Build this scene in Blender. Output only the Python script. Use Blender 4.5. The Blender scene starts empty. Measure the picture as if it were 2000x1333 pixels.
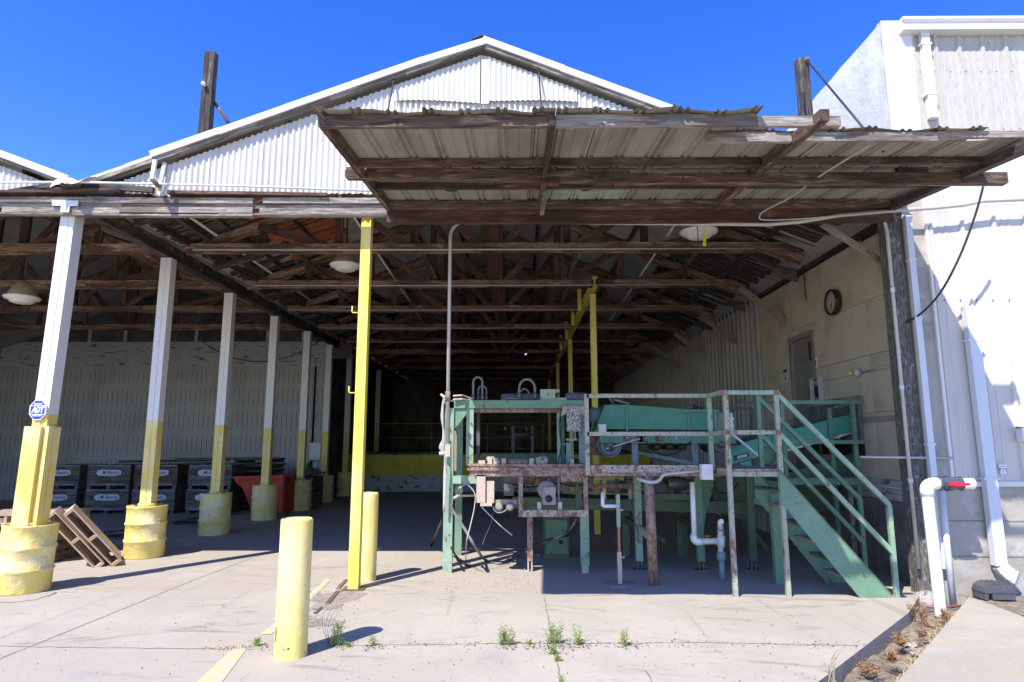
import bpy, math, random
from mathutils import Vector as V, Matrix
R = random.Random(7)
S = bpy.context.scene
C = S.collection
PI = math.pi

# ------------------------------------------------------------------ camera model (metres; camera stands at x=0,y=0)
FPX, EYE = 1260.0, 1.73
PITCH = math.atan((866 - 666.5) / FPX)
YAW = math.atan(10 / FPX)
cp, sp, cw, sw = math.cos(PITCH), math.sin(PITCH), math.cos(YAW), math.sin(YAW)
def ray(px, py):
    u = (px - 1000) / FPX; v = (666.5 - py) / FPX
    y = cp - v * sp; z = sp + v * cp
    return V((u * cw - y * sw, u * sw + y * cw, z))
def G(px, py, z=0.0):
    r = ray(px, py); t = (z - EYE) / r.z
    return V((r.x * t, r.y * t, z))
def P(px, py, Y):
    r = ray(px, py); t = Y / r.y
    return V((r.x * t, Y, EYE + r.z * t))
def W(px, py, X):
    r = ray(px, py); t = X / r.x
    return V((X, r.y * t, EYE + r.z * t))

# ------------------------------------------------------------------ materials
def nn(nt, t, **k):
    n = nt.nodes.new(t)
    for a, b in k.items(): setattr(n, a, b)
    return n
def mth(nt, op, a, b=None, c=None):
    n = nn(nt, 'ShaderNodeMath', operation=op)
    for i, x in enumerate((a, b, c)):
        if x is None: continue
        if isinstance(x, (int, float)): n.inputs[i].default_value = x
        else: nt.links.new(x, n.inputs[i])
    return n.outputs[0]
def mixc(nt, f, a, b, blend='MIX'):
    n = nn(nt, 'ShaderNodeMix', data_type='RGBA', blend_type=blend)
    for i, x in ((0, f), (6, a), (7, b)):
        if isinstance(x, (int, float)): n.inputs[i].default_value = x
        elif isinstance(x, (tuple, list)): n.inputs[i].default_value = (*x[:3], 1)
        else: nt.links.new(x, n.inputs[i])
    return n.outputs[2]
def coords(nt):
    tc = nn(nt, 'ShaderNodeTexCoord'); oi = nn(nt, 'ShaderNodeObjectInfo')
    off = mth(nt, 'MULTIPLY', oi.outputs['Random'], 53.0)
    out = {}
    for k, s in (('o', 'Object'), ('u', 'UV')):
        a = nn(nt, 'ShaderNodeVectorMath', operation='ADD')
        nt.links.new(tc.outputs[s], a.inputs[0]); nt.links.new(off, a.inputs[1])
        out[k] = a.outputs[0]
    out['raw'] = tc.outputs['Object']
    return out
def noise(nt, co, s, det=6, rgh=.6, dist=0.0):
    mp = nn(nt, 'ShaderNodeMapping'); nt.links.new(co, mp.inputs[0])
    mp.inputs['Scale'].default_value = s if isinstance(s, tuple) else (s, s, s)
    n = nn(nt, 'ShaderNodeTexNoise'); n.inputs['Scale'].default_value = 1
    n.inputs['Detail'].default_value = det; n.inputs['Roughness'].default_value = rgh; n.inputs['Distortion'].default_value = dist
    nt.links.new(mp.outputs[0], n.inputs['Vector'])
    return n.outputs[0]
def ramp(nt, f, lo, hi, amt=1.0):
    n = nn(nt, 'ShaderNodeMapRange', interpolation_type='SMOOTHSTEP')
    n.inputs[1].default_value = lo; n.inputs[2].default_value = hi; n.inputs[3].default_value = 0; n.inputs[4].default_value = amt
    nt.links.new(f, n.inputs[0])
    return n.outputs[0]
def mat(name, base, layers=(), rough=.75, bump=(), metal=0.0, spec=.4, extra=None, alpha=None):
    """layers: (colour, coord, scale, lo, hi, amount); bump: (coord, scale, distance)"""
    m = bpy.data.materials.new(name); m.use_nodes = True
    nt = m.node_tree; b = nt.nodes['Principled BSDF']; co = coords(nt)
    col = nn(nt, 'ShaderNodeRGB').outputs[0]; col.default_value = (*base, 1)
    for (c, k, s, lo, hi, amt) in layers:
        col = mixc(nt, ramp(nt, noise(nt, co[k], s), lo, hi, amt), col, c)
    if extra: col = extra(nt, co, col)
    nt.links.new(col, b.inputs['Base Color'])
    b.inputs['Roughness'].default_value = rough; b.inputs['Metallic'].default_value = metal
    b.inputs['Specular IOR Level'].default_value = spec
    prev = None
    for (k, s, d) in bump:
        bn = nn(nt, 'ShaderNodeBump'); bn.inputs['Distance'].default_value = d; bn.inputs['Strength'].default_value = 1
        nt.links.new(noise(nt, co[k], s, 4), bn.inputs['Height'])
        if prev: nt.links.new(prev, bn.inputs['Normal'])
        prev = bn.outputs[0]
    if prev: nt.links.new(prev, b.inputs['Normal'])
    return m
def wood(name, base, dark, pale, rough=.85, k=1.0, extra=None):
    mid = tuple((a + b) / 2 for a, b in zip(base, dark))
    return mat(name, base, [(pale, 'u', (2.2, 16, 1), .50, .62, .75 * k), (mid, 'u', (6, 70, 1), .46, .56, .8 * k), (dark, 'u', (3.2, 38, 1), .53, .61, .8 * k),
                            (dark, 'u', (.7, 3.0, 1), .50, .57, .75 * k), (dark, 'u', (9, 9, 1), .66, .71, .8 * k)], rough, [('u', (4, 70, 1), .005)], extra=extra)

RUST = (.19, .085, .045)
def floor_extra(nt, co, col):
    # old oil stains, tyre scuffs and grit
    col = mixc(nt, ramp(nt, noise(nt, co['raw'], (.9, 2.2, 1), 8, .7, .6), .56, .74, .55), col, (.20, .185, .17))
    col = mixc(nt, ramp(nt, noise(nt, co['raw'], (38, 38, 1), 3, .7), .66, .74, .5), col, (.15, .13, .11))
    col = mixc(nt, ramp(nt, noise(nt, co['raw'], (1.3, 1.0, 1), 7, .65, 1.2), .60, .70, .4), col, (.40, .31, .22))
    col = mixc(nt, ramp(nt, noise(nt, co['raw'], (.35, 1.5, 1), 9, .72, 2.2), .575, .66, .5), col, (.17, .15, .13))
    col = mixc(nt, ramp(nt, noise(nt, co['raw'], (3.2, .22, 1), 7, .7, .5), .585, .70, .38), col, (.22, .20, .18))
    vo = nn(nt, 'ShaderNodeTexVoronoi', feature='DISTANCE_TO_EDGE')
    wv = nn(nt, 'ShaderNodeVectorMath', operation='MULTIPLY_ADD')
    wn = nn(nt, 'ShaderNodeTexNoise'); wn.inputs['Scale'].default_value = 1.6; wn.inputs['Detail'].default_value = 5
    nt.links.new(co['raw'], wn.inputs['Vector']); nt.links.new(wn.outputs[1], wv.inputs[0])
    wv.inputs[1].default_value = (.7, .7, 0); nt.links.new(co['raw'], wv.inputs[2])
    nt.links.new(wv.outputs[0], vo.inputs['Vector']); vo.inputs['Scale'].default_value = .33
    crack = mth(nt, 'LESS_THAN', vo.outputs[0], .0012)
    crack = mth(nt, 'MULTIPLY', crack, ramp(nt, noise(nt, co['raw'], .5, 3), .54, .60, .45))
    return mixc(nt, crack, col, (.10, .09, .08))
M = {}
M['floor'] = mat('old concrete', (.412, .366, .298), [((.465, .418, .348), 'o', .55, .45, .62, .8), ((.35, .33, .315), 'o', (2.6, 2.6, 1), .5, .7, .55),
                 ((.37, .34, .31), 'o', 14.0, .5, .66, .4), ((.47, .43, .38), 'o', 60.0, .58, .7, .6)], .9, [('o', 55.0, .003), ('o', 6.0, .005)], spec=.25, extra=floor_extra)
M['apron'] = mat('pale concrete', (.39, .345, .278), [((.44, .395, .325), 'o', (.9, 1.4, 1), .45, .62, .8), ((.34, .315, .275), 'o', (2.3, 3, 1), .52, .66, .5), ((.33, .31, .28), 'o', 14.0, .54, .66, .4), ((.25, .225, .19), 'o', (50, 50, 1), .64, .72, .5), ((.42, .34, .24), 'o', (.9, 1.6, 1), .56, .68, .5),
                 ((.44, .41, .37), 'o', 30.0, .52, .66, .5)], .9, [('o', 60.0, .003)], spec=.25)
M['curb'] = mat('slab edge', (.27, .25, .23), [((.19, .175, .16), 'o', 5.0, .45, .65, .8), ((.36, .34, .31), 'o', 25.0, .55, .7, .6)], .95, [('o', 40.0, .006)])
M['dirt'] = mat('dry dirt', (.24, .20, .155), [((.36, .31, .24), 'o', 7.0, .45, .62, .8), ((.13, .105, .08), 'o', 16.0, .5, .66, .7), ((.45, .42, .37), 'o', 60.0, .62, .7, .8)], 1, [('o', 24.0, .03)], spec=.1)
M['joint'] = mat('joint filler', (.22, .195, .165), [((.30, .28, .25), 'o', 18.0, .45, .6, .9)], 1)
M['white_sheet'] = mat('white painted corrugated iron', (.55, .52, .455), [((.43, .395, .325), 'o', (6, 6, .8), .56, .74, .55), ((.50, .42, .33), 'o', (9, 9, 3), .68, .8, .55), ((.66, .645, .60), 'o', (1.5, 1, .9), .4, .6, .6), ((.42, .36, .28), 'o', (14, 14, 1.8), .62, .72, .65), ((.30, .16, .09), 'o', (26, 26, 9), .71, .75, .7)], .6)
M['white_panel'] = mat('white wall panel', (.57, .54, .485), [((.48, .45, .395), 'o', (3, 3, .6), .5, .70, .5), ((.52, .47, .40), 'o', (22, 22, 1.4), .64, .74, .4), ((.60, .57, .52), 'o', (9, 9, 12), .62, .70, .35)], .45)
M['aged_panel'] = mat('aged wall panel', (.48, .455, .40), [((.385, .36, .31), 'o', (34, 34, 10), .5, .60, .7), ((.54, .52, .47), 'o', (2, 2, .5), .5, .7, .8), ((.33, .315, .28), 'o', (5, 5, .4), .58, .75, .6)], .6)
M['stucco'] = mat('stained white coating', (.62, .61, .60), [((.40, .39, .40), 'o', (.5, 1.2, .3), .52, .74, .75), ((.76, .75, .75), 'o', 2.0, .45, .62, .6), ((.42, .41, .43), 'o', (3, 7, .5), .6, .75, .6)], .9, [('o', 9.0, .014)])
M['trim'] = mat('white metal trim', (.68, .67, .645), [((.6, .59, .57), 'o', (5, 5, 1), .55, .75, .5)], .4)
M['galv'] = mat('dull galvanised iron', (.29, .29, .26), [((.20, .195, .17), 'o', (1.5, 1.5, 1.5), .45, .65, .8), ((.33, .32, .29), 'o', 24.0, .5, .66, .6), ((.20, .13, .08), 'o', 3.0, .64, .76, .7)], .6, spec=.35)
def cansheet(nt, co, col):
    return mixc(nt, ramp(nt, noise(nt, co['raw'], (70, 4, 70), 3, .7), .5, .64, .45), col, (.22, .205, .18))
M['can_sheet'] = mat('weathered canopy sheet', (.305, .285, .24), [((.205, .19, .16), 'o', (2.5, .8, 1), .45, .62, .8), ((.36, .345, .31), 'o', (4, .7, 1), .55, .7, .6), ((.30, .20, .12), 'o', 3.5, .66, .76, .7)], .6, spec=.35, extra=cansheet)
M['can_green'] = mat('green translucent patch sheet', (.34, .42, .31), [((.25, .31, .23), 'o', 6.0, .45, .65, .8)], .55)
M['timber'] = wood('canopy timber', (.135, .088, .058), (.034, .022, .016), (.34, .265, .185))
M['timber_red'] = wood('red stained timber', (.115, .058, .04), (.04, .022, .016), (.23, .14, .095), k=.9)
M['timber_pale'] = wood('peeling pale timber', (.27, .175, .108), (.07, .036, .02), (.48, .38, .265))
M['timber_grey'] = wood('silvered timber', (.32, .28, .235), (.10, .082, .066), (.46, .415, .355))
M['timber_dark'] = wood('tarred timber', (.085, .072, .06), (.025, .02, .017), (.20, .18, .155))
M['timber_corner'] = mat('mottled grey timber', (.13, .12, .105), [((.24, .225, .195), 'u', (9, 60, 1), .5, .60, .8), ((.06, .053, .045), 'u', (12, 50, 1), .50, .60, .8), ((.36, .34, .30), 'o', (14, 14, 9), .58, .64, .7)], .9, [('u', (5, 40, 1), .006)])
M['deck_orange'] = wood('red plank decking', (.46, .135, .05), (.13, .036, .016), (.58, .38, .22), k=.85)
M['deck_black'] = wood('black plank decking', (.06, .045, .035), (.02, .015, .012), (.28, .25, .21), k=.8)  # near-black planks with paler streaks
M['post_white'] = mat('white post paint', (.72, .71, .68), [((.55, .50, .44), 'u', (2, 30, 1), .66, .74, .8), ((.70, .69, .66), 'o', 4.0, .5, .7, .5), ((.12, .085, .06), 'o', (25, 25, 9), .72, .76, .85)], .55, [('u', (3, 50, 1), .002)])
M['yellow'] = mat('faded yellow paint', (.75, .58, .14), [((.46, .37, .17), 'o', (16, 16, 1.3), .56, .70, .45), ((.34, .27, .15), 'o', (7, 7, 4), .63, .70, .5), ((.80, .69, .36), 'o', 2.3, .42, .66, .8), ((.66, .47, .10), 'o', (5, 5, 2), .54, .72, .6), ((.20, .13, .07), 'o', (22, 22, 12), .69, .74, .85)], .6, [('o', 9.0, .01)])
M['yellow_drum'] = mat('yellow drum paint', (.74, .59, .17), [((.46, .37, .17), 'o', (16, 16, 1.3), .56, .70, .45), ((.34, .27, .15), 'o', (7, 7, 4), .63, .70, .5), ((.80, .70, .40), 'o', 2.6, .42, .66, .8), ((.62, .43, .10), 'o', (5, 5, 3), .56, .74, .6), ((.17, .095, .045), 'o', (9, 9, 20), .655, .70, .9), ((.30, .28, .24), 'o', (3, 3, 9), .62, .78, .6)], .6, [('o', 7.0, .02), ('o', 40.0, .004)])
M['yellow_steel'] = mat('bright yellow steel', (.80, .65, .10), [((.46, .37, .17), 'o', (16, 16, 1.3), .56, .70, .3), ((.34, .27, .15), 'o', (7, 7, 4), .63, .70, .35), ((.84, .74, .34), 'o', (4, 4, 1), .45, .66, .6), ((.60, .42, .05), 'o', (12, 12, 3), .6, .74, .6), (RUST, 'o', (14, 14, 8), .71, .75, .8)], .5)
M['yellow_wall'] = mat('dull yellow dock paint', (.62, .48, .05), [((.40, .31, .06), 'o', (2, 2, 2), .45, .66, .8), ((.16, .13, .08), 'o', 8.0, .6, .7, .7)], .7)
M['yellow_line'] = mat('worn road yellow', (.70, .55, .20), [((.46, .42, .36), 'o', 9.0, .44, .56, 1.0), ((.46, .43, .39), 'o', 40.0, .5, .62, .8)], .85)
def rusty(name, base, alt, amt=.5, s=11.0):
    lo = .68 - amt * .28
    return mat(name, base, [(alt, 'o', 3.0, .42, .66, .7), ((base[0] * .55, base[1] * .55, base[2] * .55), 'o', (26, 26, 26), .58, .72, .55), (RUST, 'o', (s, s, s * .6), lo, lo + .10, .85), ((.24, .12, .065), 'o', s * 4, lo + .02, lo + .07, .8), ((.09, .05, .038), 'o', s * 2.3, lo + .06, lo + .14, .75)], .65, [('o', s * 4, .003)])
M['green'] = rusty('green machine paint', (.145, .27, .17), (.20, .335, .22), .3)
M['green_pale'] = rusty('pale green paint', (.24, .365, .25), (.36, .455, .345), .33)
M['green_teal'] = rusty('teal green paint', (.085, .27, .165), (.125, .325, .205), .12)
M['green_bright'] = rusty('bright sea green paint', (.10, .39, .265), (.14, .44, .31), .08)
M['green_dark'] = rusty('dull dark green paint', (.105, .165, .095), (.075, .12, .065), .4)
M['rail_rust'] = rusty('rusting pale rail paint', (.35, .37, .275), (.43, .40, .315), .46, 9.0)
M['rust_heavy'] = rusty('rusted pale steel', (.37, .29, .235), (.29, .205, .16), .70, 14.0)
M['rust_beam'] = rusty('flaking rusty beam', (.44, .38, .31), (.36, .30, .245), .62, 7.0)
M['tan_metal'] = rusty('dusty tan steel', (.50, .40, .31), (.56, .47, .38), .3)
M['purple'] = rusty('dull purple motor paint', (.12, .09, .115), (.16, .125, .15), .15)
M['blue_grey'] = rusty('blue grey steel', (.22, .30, .31), (.17, .24, .25), .3)
M['dark_metal'] = mat('greasy dark steel', (.045, .043, .042), [((.11, .10, .095), 'o', 12.0, .5, .68, .8)], .5, metal=.3)
M['motor'] = mat('grey motor casing', (.17, .175, .19), [((.09, .09, .10), 'o', 14.0, .5, .68, .7)], .4, metal=.4)
M['gearbox'] = mat('dusty gearbox casting', (.33, .30, .26), [((.22, .19, .16), 'o', 9.0, .45, .65, .8)], .8)
M['chain'] = mat('chain steel', (.30, .28, .26), [(RUST, 'o', 30.0, .5, .62, .6)], .5, metal=.5)
M['burlap'] = mat('dusty canvas cloth', (.44, .36, .285), [((.35, .28, .215), 'o', 6.0, .45, .65, .7)], .95, [('o', 60.0, .003)])
M['terrazzo'] = mat('speckled box casing', (.34, .34, .28), [((.06, .07, .055), 'o', 42.0, .5, .53, 1.0), ((.62, .61, .54), 'o', 50.0, .58, .61, 1.0)], .5)
M['white_box'] = mat('white electrical box', (.72, .72, .73), [((.58, .56, .53), 'o', 8.0, .55, .72, .7)], .5)
M['conduit'] = mat('painted steel conduit', (.50, .485, .44), [((.40, .38, .34), 'o', (8, 8, 3), .5, .7, .6)], .45)
M['conduit_white'] = mat('pale conduit', (.66, .68, .68), [((.5, .5, .48), 'o', 6.0, .55, .72, .6)], .45)
M['pvc'] = mat('white pvc', (.82, .82, .81), [((.66, .65, .62), 'o', 9.0, .58, .75, .5)], .3, spec=.5)
M['pvc_dirty'] = mat('dusty pvc', (.66, .62, .56), [((.50, .45, .39), 'o', 9.0, .5, .70, .7)], .45)
M['valve_grey'] = mat('smoky valve body', (.075, .085, .10), rough=.15, spec=.6)
M['red_plastic'] = mat('red valve plastic', (.58, .02, .05), rough=.35)
M['blue_down'] = mat('pale downspout', (.62, .65, .69), [((.55, .57, .60), 'o', (4, 4, 1), .55, .75, .5)], .45)
M['ply'] = mat('stained plywood', (.60, .505, .37), [((.40, .335, .24), 'o', (1.4, 1.1, 1.4), .42, .68, .8), ((.54, .49, .40), 'o', (2, .6, 9), .5, .66, .7), ((.13, .11, .085), 'o', (5, 3, 1.2), .62, .78, .7), ((.10, .085, .07), 'o', 26.0, .68, .73, .8)], .85, [('o', (3, 2, 60), .003)])
M['frame_ply'] = wood('door frame timber', (.33, .29, .23), (.15, .12, .09), (.45, .41, .34), k=.6)
M['door'] = mat('grey door', (.24, .225, .19), [((.18, .165, .14), 'o', 2.0, .45, .66, .8)], .7)
def dash(nt, co, col):
    sx = nn(nt, 'ShaderNodeSeparateXYZ'); nt.links.new(co['raw'], sx.inputs[0])
    jit = noise(nt, co['raw'], (.8, 1, 2.0), 2)
    x = mth(nt, 'FRACT', mth(nt, 'DIVIDE', mth(nt, 'ADD', sx.outputs[0], mth(nt, 'MULTIPLY', jit, .05)), .155))
    z = mth(nt, 'FRACT', mth(nt, 'DIVIDE', mth(nt, 'ADD', sx.outputs[2], mth(nt, 'MULTIPLY', noise(nt, co['raw'], (3, 1, .4), 2), .12)), .74))
    f = mth(nt, 'MULTIPLY', mth(nt, 'LESS_THAN', x, .10), mth(nt, 'LESS_THAN', z, .74))
    f = mth(nt, 'MULTIPLY', f, ramp(nt, noise(nt, co['raw'], (5, 1, 1.6), 3), .36, .46, .85))
    f = mth(nt, 'MULTIPLY', f, mth(nt, 'LESS_THAN', sx.outputs[2], 4.0))
    return mixc(nt, f, col, (.06, .058, .055))
M['boardwall'] = mat('dirty white boards', (.48, .465, .445), [((.37, .355, .335), 'o', (1.2, 1, .6), .45, .68, .8), ((.48, .47, .465), 'o', (4, 4, .6), .5, .68, .6)], .85, extra=dash)
M['corr_in'] = mat('dusty inner corrugated wall', (.40, .375, .335), [((.27, .25, .22), 'o', (2, 2, .7), .45, .68, .8), ((.38, .365, .33), 'o', (8, 8, 1), .55, .7, .6)], .7)
M['back_dark'] = mat('dark back wall', (.13, .12, .108), [((.045, .04, .036), 'o', 1.4, .45, .65, .8)], .9)  # dark brown-grey with random darker mottling
M['rail_dark'] = mat('dark yellow rail', (.30, .25, .08), [((.16, .13, .07), 'o', 6.0, .45, .62, .8)], .8)  # darker yellow than the dock front
M['white_base'] = mat('flaking white base', (.46, .46, .45), [((.10, .095, .09), 'o', (4, 4, 6), .55, .62, .9)], .9)
M['block_wall'] = mat('weathered foundation concrete', (.40, .37, .32), [((.28, .26, .225), 'o', (1.6, 1.6, 2.5), .45, .68, .75), ((.50, .48, .445), 'o', 5.0, .52, .68, .6), ((.17, .155, .14), 'o', (6, 6, 3), .66, .76, .6)], .92, [('o', 30.0, .006)])
M['dark_found'] = mat('dark foundation concrete', (.20, .185, .175), [((.12, .11, .10), 'o', 2.0, .42, .66, .8), ((.30, .28, .26), 'o', 12.0, .56, .7, .5)], .95, [('o', 26.0, .01)])  # dark concrete, mottled at random
M['peel_white'] = mat('peeling white boards', (.50, .49, .48), [((.13, .11, .10), 'o', (3, 3, 16), .56, .64, .9), ((.36, .34, .32), 'o', 4.0, .5, .68, .6)], .9, [('o', (3, 3, 30), .006)])
M['bin_wood'] = wood('dark bin boards', (.14, .125, .115), (.05, .046, .045), (.26, .24, .225))
M['bin_brown'] = wood('brown bin boards', (.15, .085, .06), (.055, .035, .028), (.24, .16, .115))
M['bin_edge'] = mat('worn pale bin rim', (.22, .23, .245), [((.14, .13, .13), 'u', (7, 14, 1), .5, .6, .9)], .8)
M['blob'] = mat('whitewashed patch', (.58, .62, .70), [((.45, .48, .55), 'o', 7.0, .45, .65, .7)], .85)
M['ink'] = mat('dark lettering paint', (.035, .045, .075), rough=.8)
M['pallet'] = wood('fresh pallet timber', (.54, .41, .285), (.36, .235, .14), (.66, .55, .43), k=.8)
M['pallet_old'] = wood('old pallet timber', (.20, .15, .115), (.07, .05, .04), (.34, .27, .21))
M['pallet_tan'] = wood('sunlit tan pallet timber', (.46, .35, .275), (.25, .17, .12), (.56, .46, .38), k=.7)  # lighter than the old timber: sunlight on the top pallet put into the colour
M['red_steel'] = mat('red hopper paint', (.50, .05, .025), [((.22, .022, .015), 'o', 3.0, .45, .66, .7), ((.10, .06, .05), 'o', (9, 9, 9), .62, .7, .8)], .65)
M['lens'] = mat('opal lamp lens', (.70, .70, .62), rough=.35)
M['lamp_tan'] = mat('tan lamp reflector', (.34, .27, .17), [((.24, .19, .115), 'o', 6.0, .45, .65, .7)], .5)
M['yellow_flag'] = mat('yellow plastic strip', (.85, .75, .02), rough=.5)
M['sign_blue'] = mat('blue sign enamel', (.025, .055, .42), rough=.35)
M['sign_white'] = mat('white sign enamel', (.82, .82, .84), rough=.4)
M['sign_red'] = mat('dark red sign', (.085, .02, .02), rough=.6)
M['sign_dark'] = mat('charcoal sign print', (.07, .065, .08), rough=.6)
M['clock_face'] = mat('yellowed clock dial', (.50, .46, .35), [((.42, .36, .25), 'o', 9.0, .45, .65, .7)], .4)
M['black'] = mat('black plastic', (.022, .022, .023), rough=.45)
M['hose'] = mat('grey hose', (.17, .165, .155), [((.26, .25, .23), 'o', 20.0, .5, .65, .6)], .6)
M['hose_black'] = mat('black rubber cable', (.03, .028, .026), rough=.55)
M['wire_white'] = mat('pale cable', (.52, .51, .47), [((.40, .38, .34), 'o', 9.0, .5, .65, .6)], .6)
M['box_black'] = mat('charcoal bait box plastic', (.085, .088, .10), [((.14, .14, .15), 'o', 9.0, .5, .68, .6)], .5)
M['leaf'] = mat('weed leaf', (.21, .285, .075), [((.33, .38, .14), 'o', 30.0, .45, .6, .8)], .7)
M['leaf_dry'] = mat('dry brown weed', (.30, .155, .075), [((.42, .28, .15), 'o', 30.0, .45, .6, .8), ((.15, .075, .04), 'o', 45.0, .55, .65, .8)], .9)
M['straw'] = mat('pale straw', (.55, .46, .30), [((.40, .29, .17), 'o', 14.0, .45, .6, .8)], .9)
M['paper'] = mat('grey litter paper', (.40, .39, .375), [((.28, .27, .255), 'o', 14.0, .45, .6, .8)], .8)
M['crumb'] = mat('leaf crumbs', (.14, .105, .075), [((.30, .25, .2), 'o', 6.0, .5, .6, 1.0)], .95)
M['soil_film'] = mat('thin soil film', (.30, .26, .22), [((.20, .165, .135), 'o', 9.0, .45, .6, .8), ((.40, .36, .32), 'o', 24.0, .5, .62, .8)], 1)
M['copper'] = mat('copper pipe', (.33, .16, .10), rough=.5, metal=.5)
M['rock'] = mat('broken concrete', (.40, .38, .36), [((.13, .12, .115), 'o', 22.0, .5, .6, .9)], .95, [('o', 30.0, .02)])
M['bark_plate'] = mat('rusty steel plate', (.13, .085, .065), [((.22, .14, .10), 'o', 8.0, .45, .62, .8), ((.33, .30, .27), 'o', 14.0, .55, .65, .7)], .8)

# ------------------------------------------------------------------ mesh builder
class MB:
    def __init__(s): s.v = []; s.f = []; s.uv = []; s.sm = []; s.mi = []; s.cur = 0
    def face(s, pts, uvs=None, smooth=False):
        n = len(s.v); s.v += [tuple(p) for p in pts]; s.f.append(tuple(range(n, n + len(pts))))
        s.uv += uvs if uvs else [(p[0], p[1] + p[2]) for p in pts]; s.sm.append(smooth); s.mi.append(s.cur); return s
    def idx(s, base, ids, uvs, smooth=True):
        s.f.append(tuple(base + i for i in ids)); s.uv += uvs; s.sm.append(smooth); s.mi.append(s.cur)
    def bar(s, a, b, w, h, up=(0, 0, 1), w2=None, h2=None):
        a, b = V(a), V(b); d = (b - a); L = d.length; d.normalize(); up = V(up)
        if abs(d.dot(up)) > .98: up = V((0, 1, 0)) if abs(d.y) < .9 else V((1, 0, 0))
        x = d.cross(up).normalized(); y = x.cross(d)
        w2 = w if w2 is None else w2; h2 = h if h2 is None else h2
        q = [a - x * w / 2 - y * h / 2, a + x * w / 2 - y * h / 2, a + x * w / 2 + y * h / 2, a - x * w / 2 + y * h / 2,
             b - x * w2 / 2 - y * h2 / 2, b + x * w2 / 2 - y * h2 / 2, b + x * w2 / 2 + y * h2 / 2, b - x * w2 / 2 + y * h2 / 2]
        ou, ov = R.uniform(0, 40), R.uniform(0, 40)
        o = 0
        for (i, j, k, l, wd) in ((0, 1, 5, 4, w), (1, 2, 6, 5, h), (2, 3, 7, 6, w), (3, 0, 4, 7, h)):
            s.face([q[i], q[j], q[k], q[l]][::-1], [(ou, ov + o), (ou, ov + o + wd), (ou + L, ov + o + wd), (ou + L, ov + o)][::-1]); o += wd
        s.face([q[0], q[1], q[2], q[3]], [(ou, ov), (ou + .02, ov + w), (ou + .02, ov + w + h), (ou, ov + h)])
        s.face([q[4], q[7], q[6], q[5]], [(ou, ov), (ou, ov + h), (ou + .02, ov + w + h), (ou + .02, ov + w)])
        return s
    def box(s, x0, x1, y0, y1, z0, z1):
        dx, dy, dz = x1 - x0, y1 - y0, z1 - z0; cx, cy, cz = (x0 + x1) / 2, (y0 + y1) / 2, (z0 + z1) / 2
        if dx >= dy and dx >= dz: return s.bar((x0, cy, cz), (x1, cy, cz), dy, dz)
        if dy >= dz: return s.bar((cx, y0, cz), (cx, y1, cz), dx, dz)
        return s.bar((cx, cy, z0), (cx, cy, z1), dx, dy, up=(0, 1, 0))
    def tube(s, pts, r, n=8, caps=True, r2=None):
        pts = [V(p) for p in pts]; N = len(pts); base = len(s.v); prev = None; L = 0
        rs = [r + ((r2 if r2 is not None else r) - r) * i / max(1, N - 1) for i in range(N)]
        for i, p in enumerate(pts):
            d = (pts[min(i + 1, N - 1)] - pts[max(i - 1, 0)]).normalized()
            if prev is None: x = d.orthogonal().normalized()
            else:
                x = prev - d * prev.dot(d)
                x = x.normalized() if x.length > 1e-6 else d.orthogonal().normalized()
            prev = x; y = d.cross(x)
            for k in range(n):
                t = 2 * PI * k / n; s.v.append(tuple(p + (x * math.cos(t) + y * math.sin(t)) * rs[i]))
        for i in range(N - 1):
            l2 = L + (pts[i + 1] - pts[i]).length
            for k in range(n):
                k2 = (k + 1) % n; u0, u1 = k / n * 2 * PI * r, (k + 1) / n * 2 * PI * r
                s.idx(base, (i * n + k, i * n + k2, (i + 1) * n + k2, (i + 1) * n + k), [(L, u0), (L, u1), (l2, u1), (l2, u0)])
            L = l2
        if caps:
            for i, rev in ((0, True), (N - 1, False)):
                ids = [i * n + k for k in range(n)]
                if rev: ids = ids[::-1]
                s.idx(base, ids, [(0, 0)] * n, False)
        return s
    def lathe(s, prof, c=(0, 0, 0), n=28, axis='z', wob=0.0, seed=0, cap=True):
        base = len(s.v); c = V(c); rr = random.Random(seed)
        ph = [rr.uniform(0, 6.28) for _ in range(6)]
        for j, (r, h) in enumerate(prof):
            for k in range(n):
                t = 2 * PI * k / n
                q = r * (1 + wob * (math.sin(3 * t + ph[0] + h * 5) + math.sin(5 * t + ph[1] - h * 9) * .7 + math.sin(9 * t + h * 17 + ph[2]) * .4))
                p = (q * math.cos(t), q * math.sin(t), h)
                if axis == 'y': p = (p[0], p[2], p[1])
                if axis == 'x': p = (p[2], p[0], p[1])
                s.v.append(tuple(c + V(p)))
        for j in range(len(prof) - 1):
            for k in range(n):
                k2 = (k + 1) % n
                s.idx(base, (j * n + k, j * n + k2, (j + 1) * n + k2, (j + 1) * n + k), [(k / n, prof[j][1]), ((k + 1) / n, prof[j][1]), ((k + 1) / n, prof[j + 1][1]), (k / n, prof[j + 1][1])])
        if cap:
            for j, rev in ((0, True), (len(prof) - 1, False)):
                if prof[j][0] > 1e-4:
                    ids = [j * n + k for k in range(n)]
                    s.idx(base, ids[::-1] if rev else ids, [(0, 0)] * n, False)
        return s
    def prism(s, poly, d):
        """poly: list of 3D points (planar, any winding), d: extrusion vector"""
        d = V(d); a = [V(p) for p in poly]; b = [p + d for p in a]
        nrm = V((0, 0, 0))
        for i in range(len(a)): nrm += a[i].cross(a[(i + 1) % len(a)])
        if nrm.dot(d) > 0: a, b = a[::-1], b[::-1]
        s.face(a); s.face(b[::-1])
        for i in range(len(a)):
            j = (i + 1) % len(a); s.face([a[j], a[i], b[i], b[j]])
        return s
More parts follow.
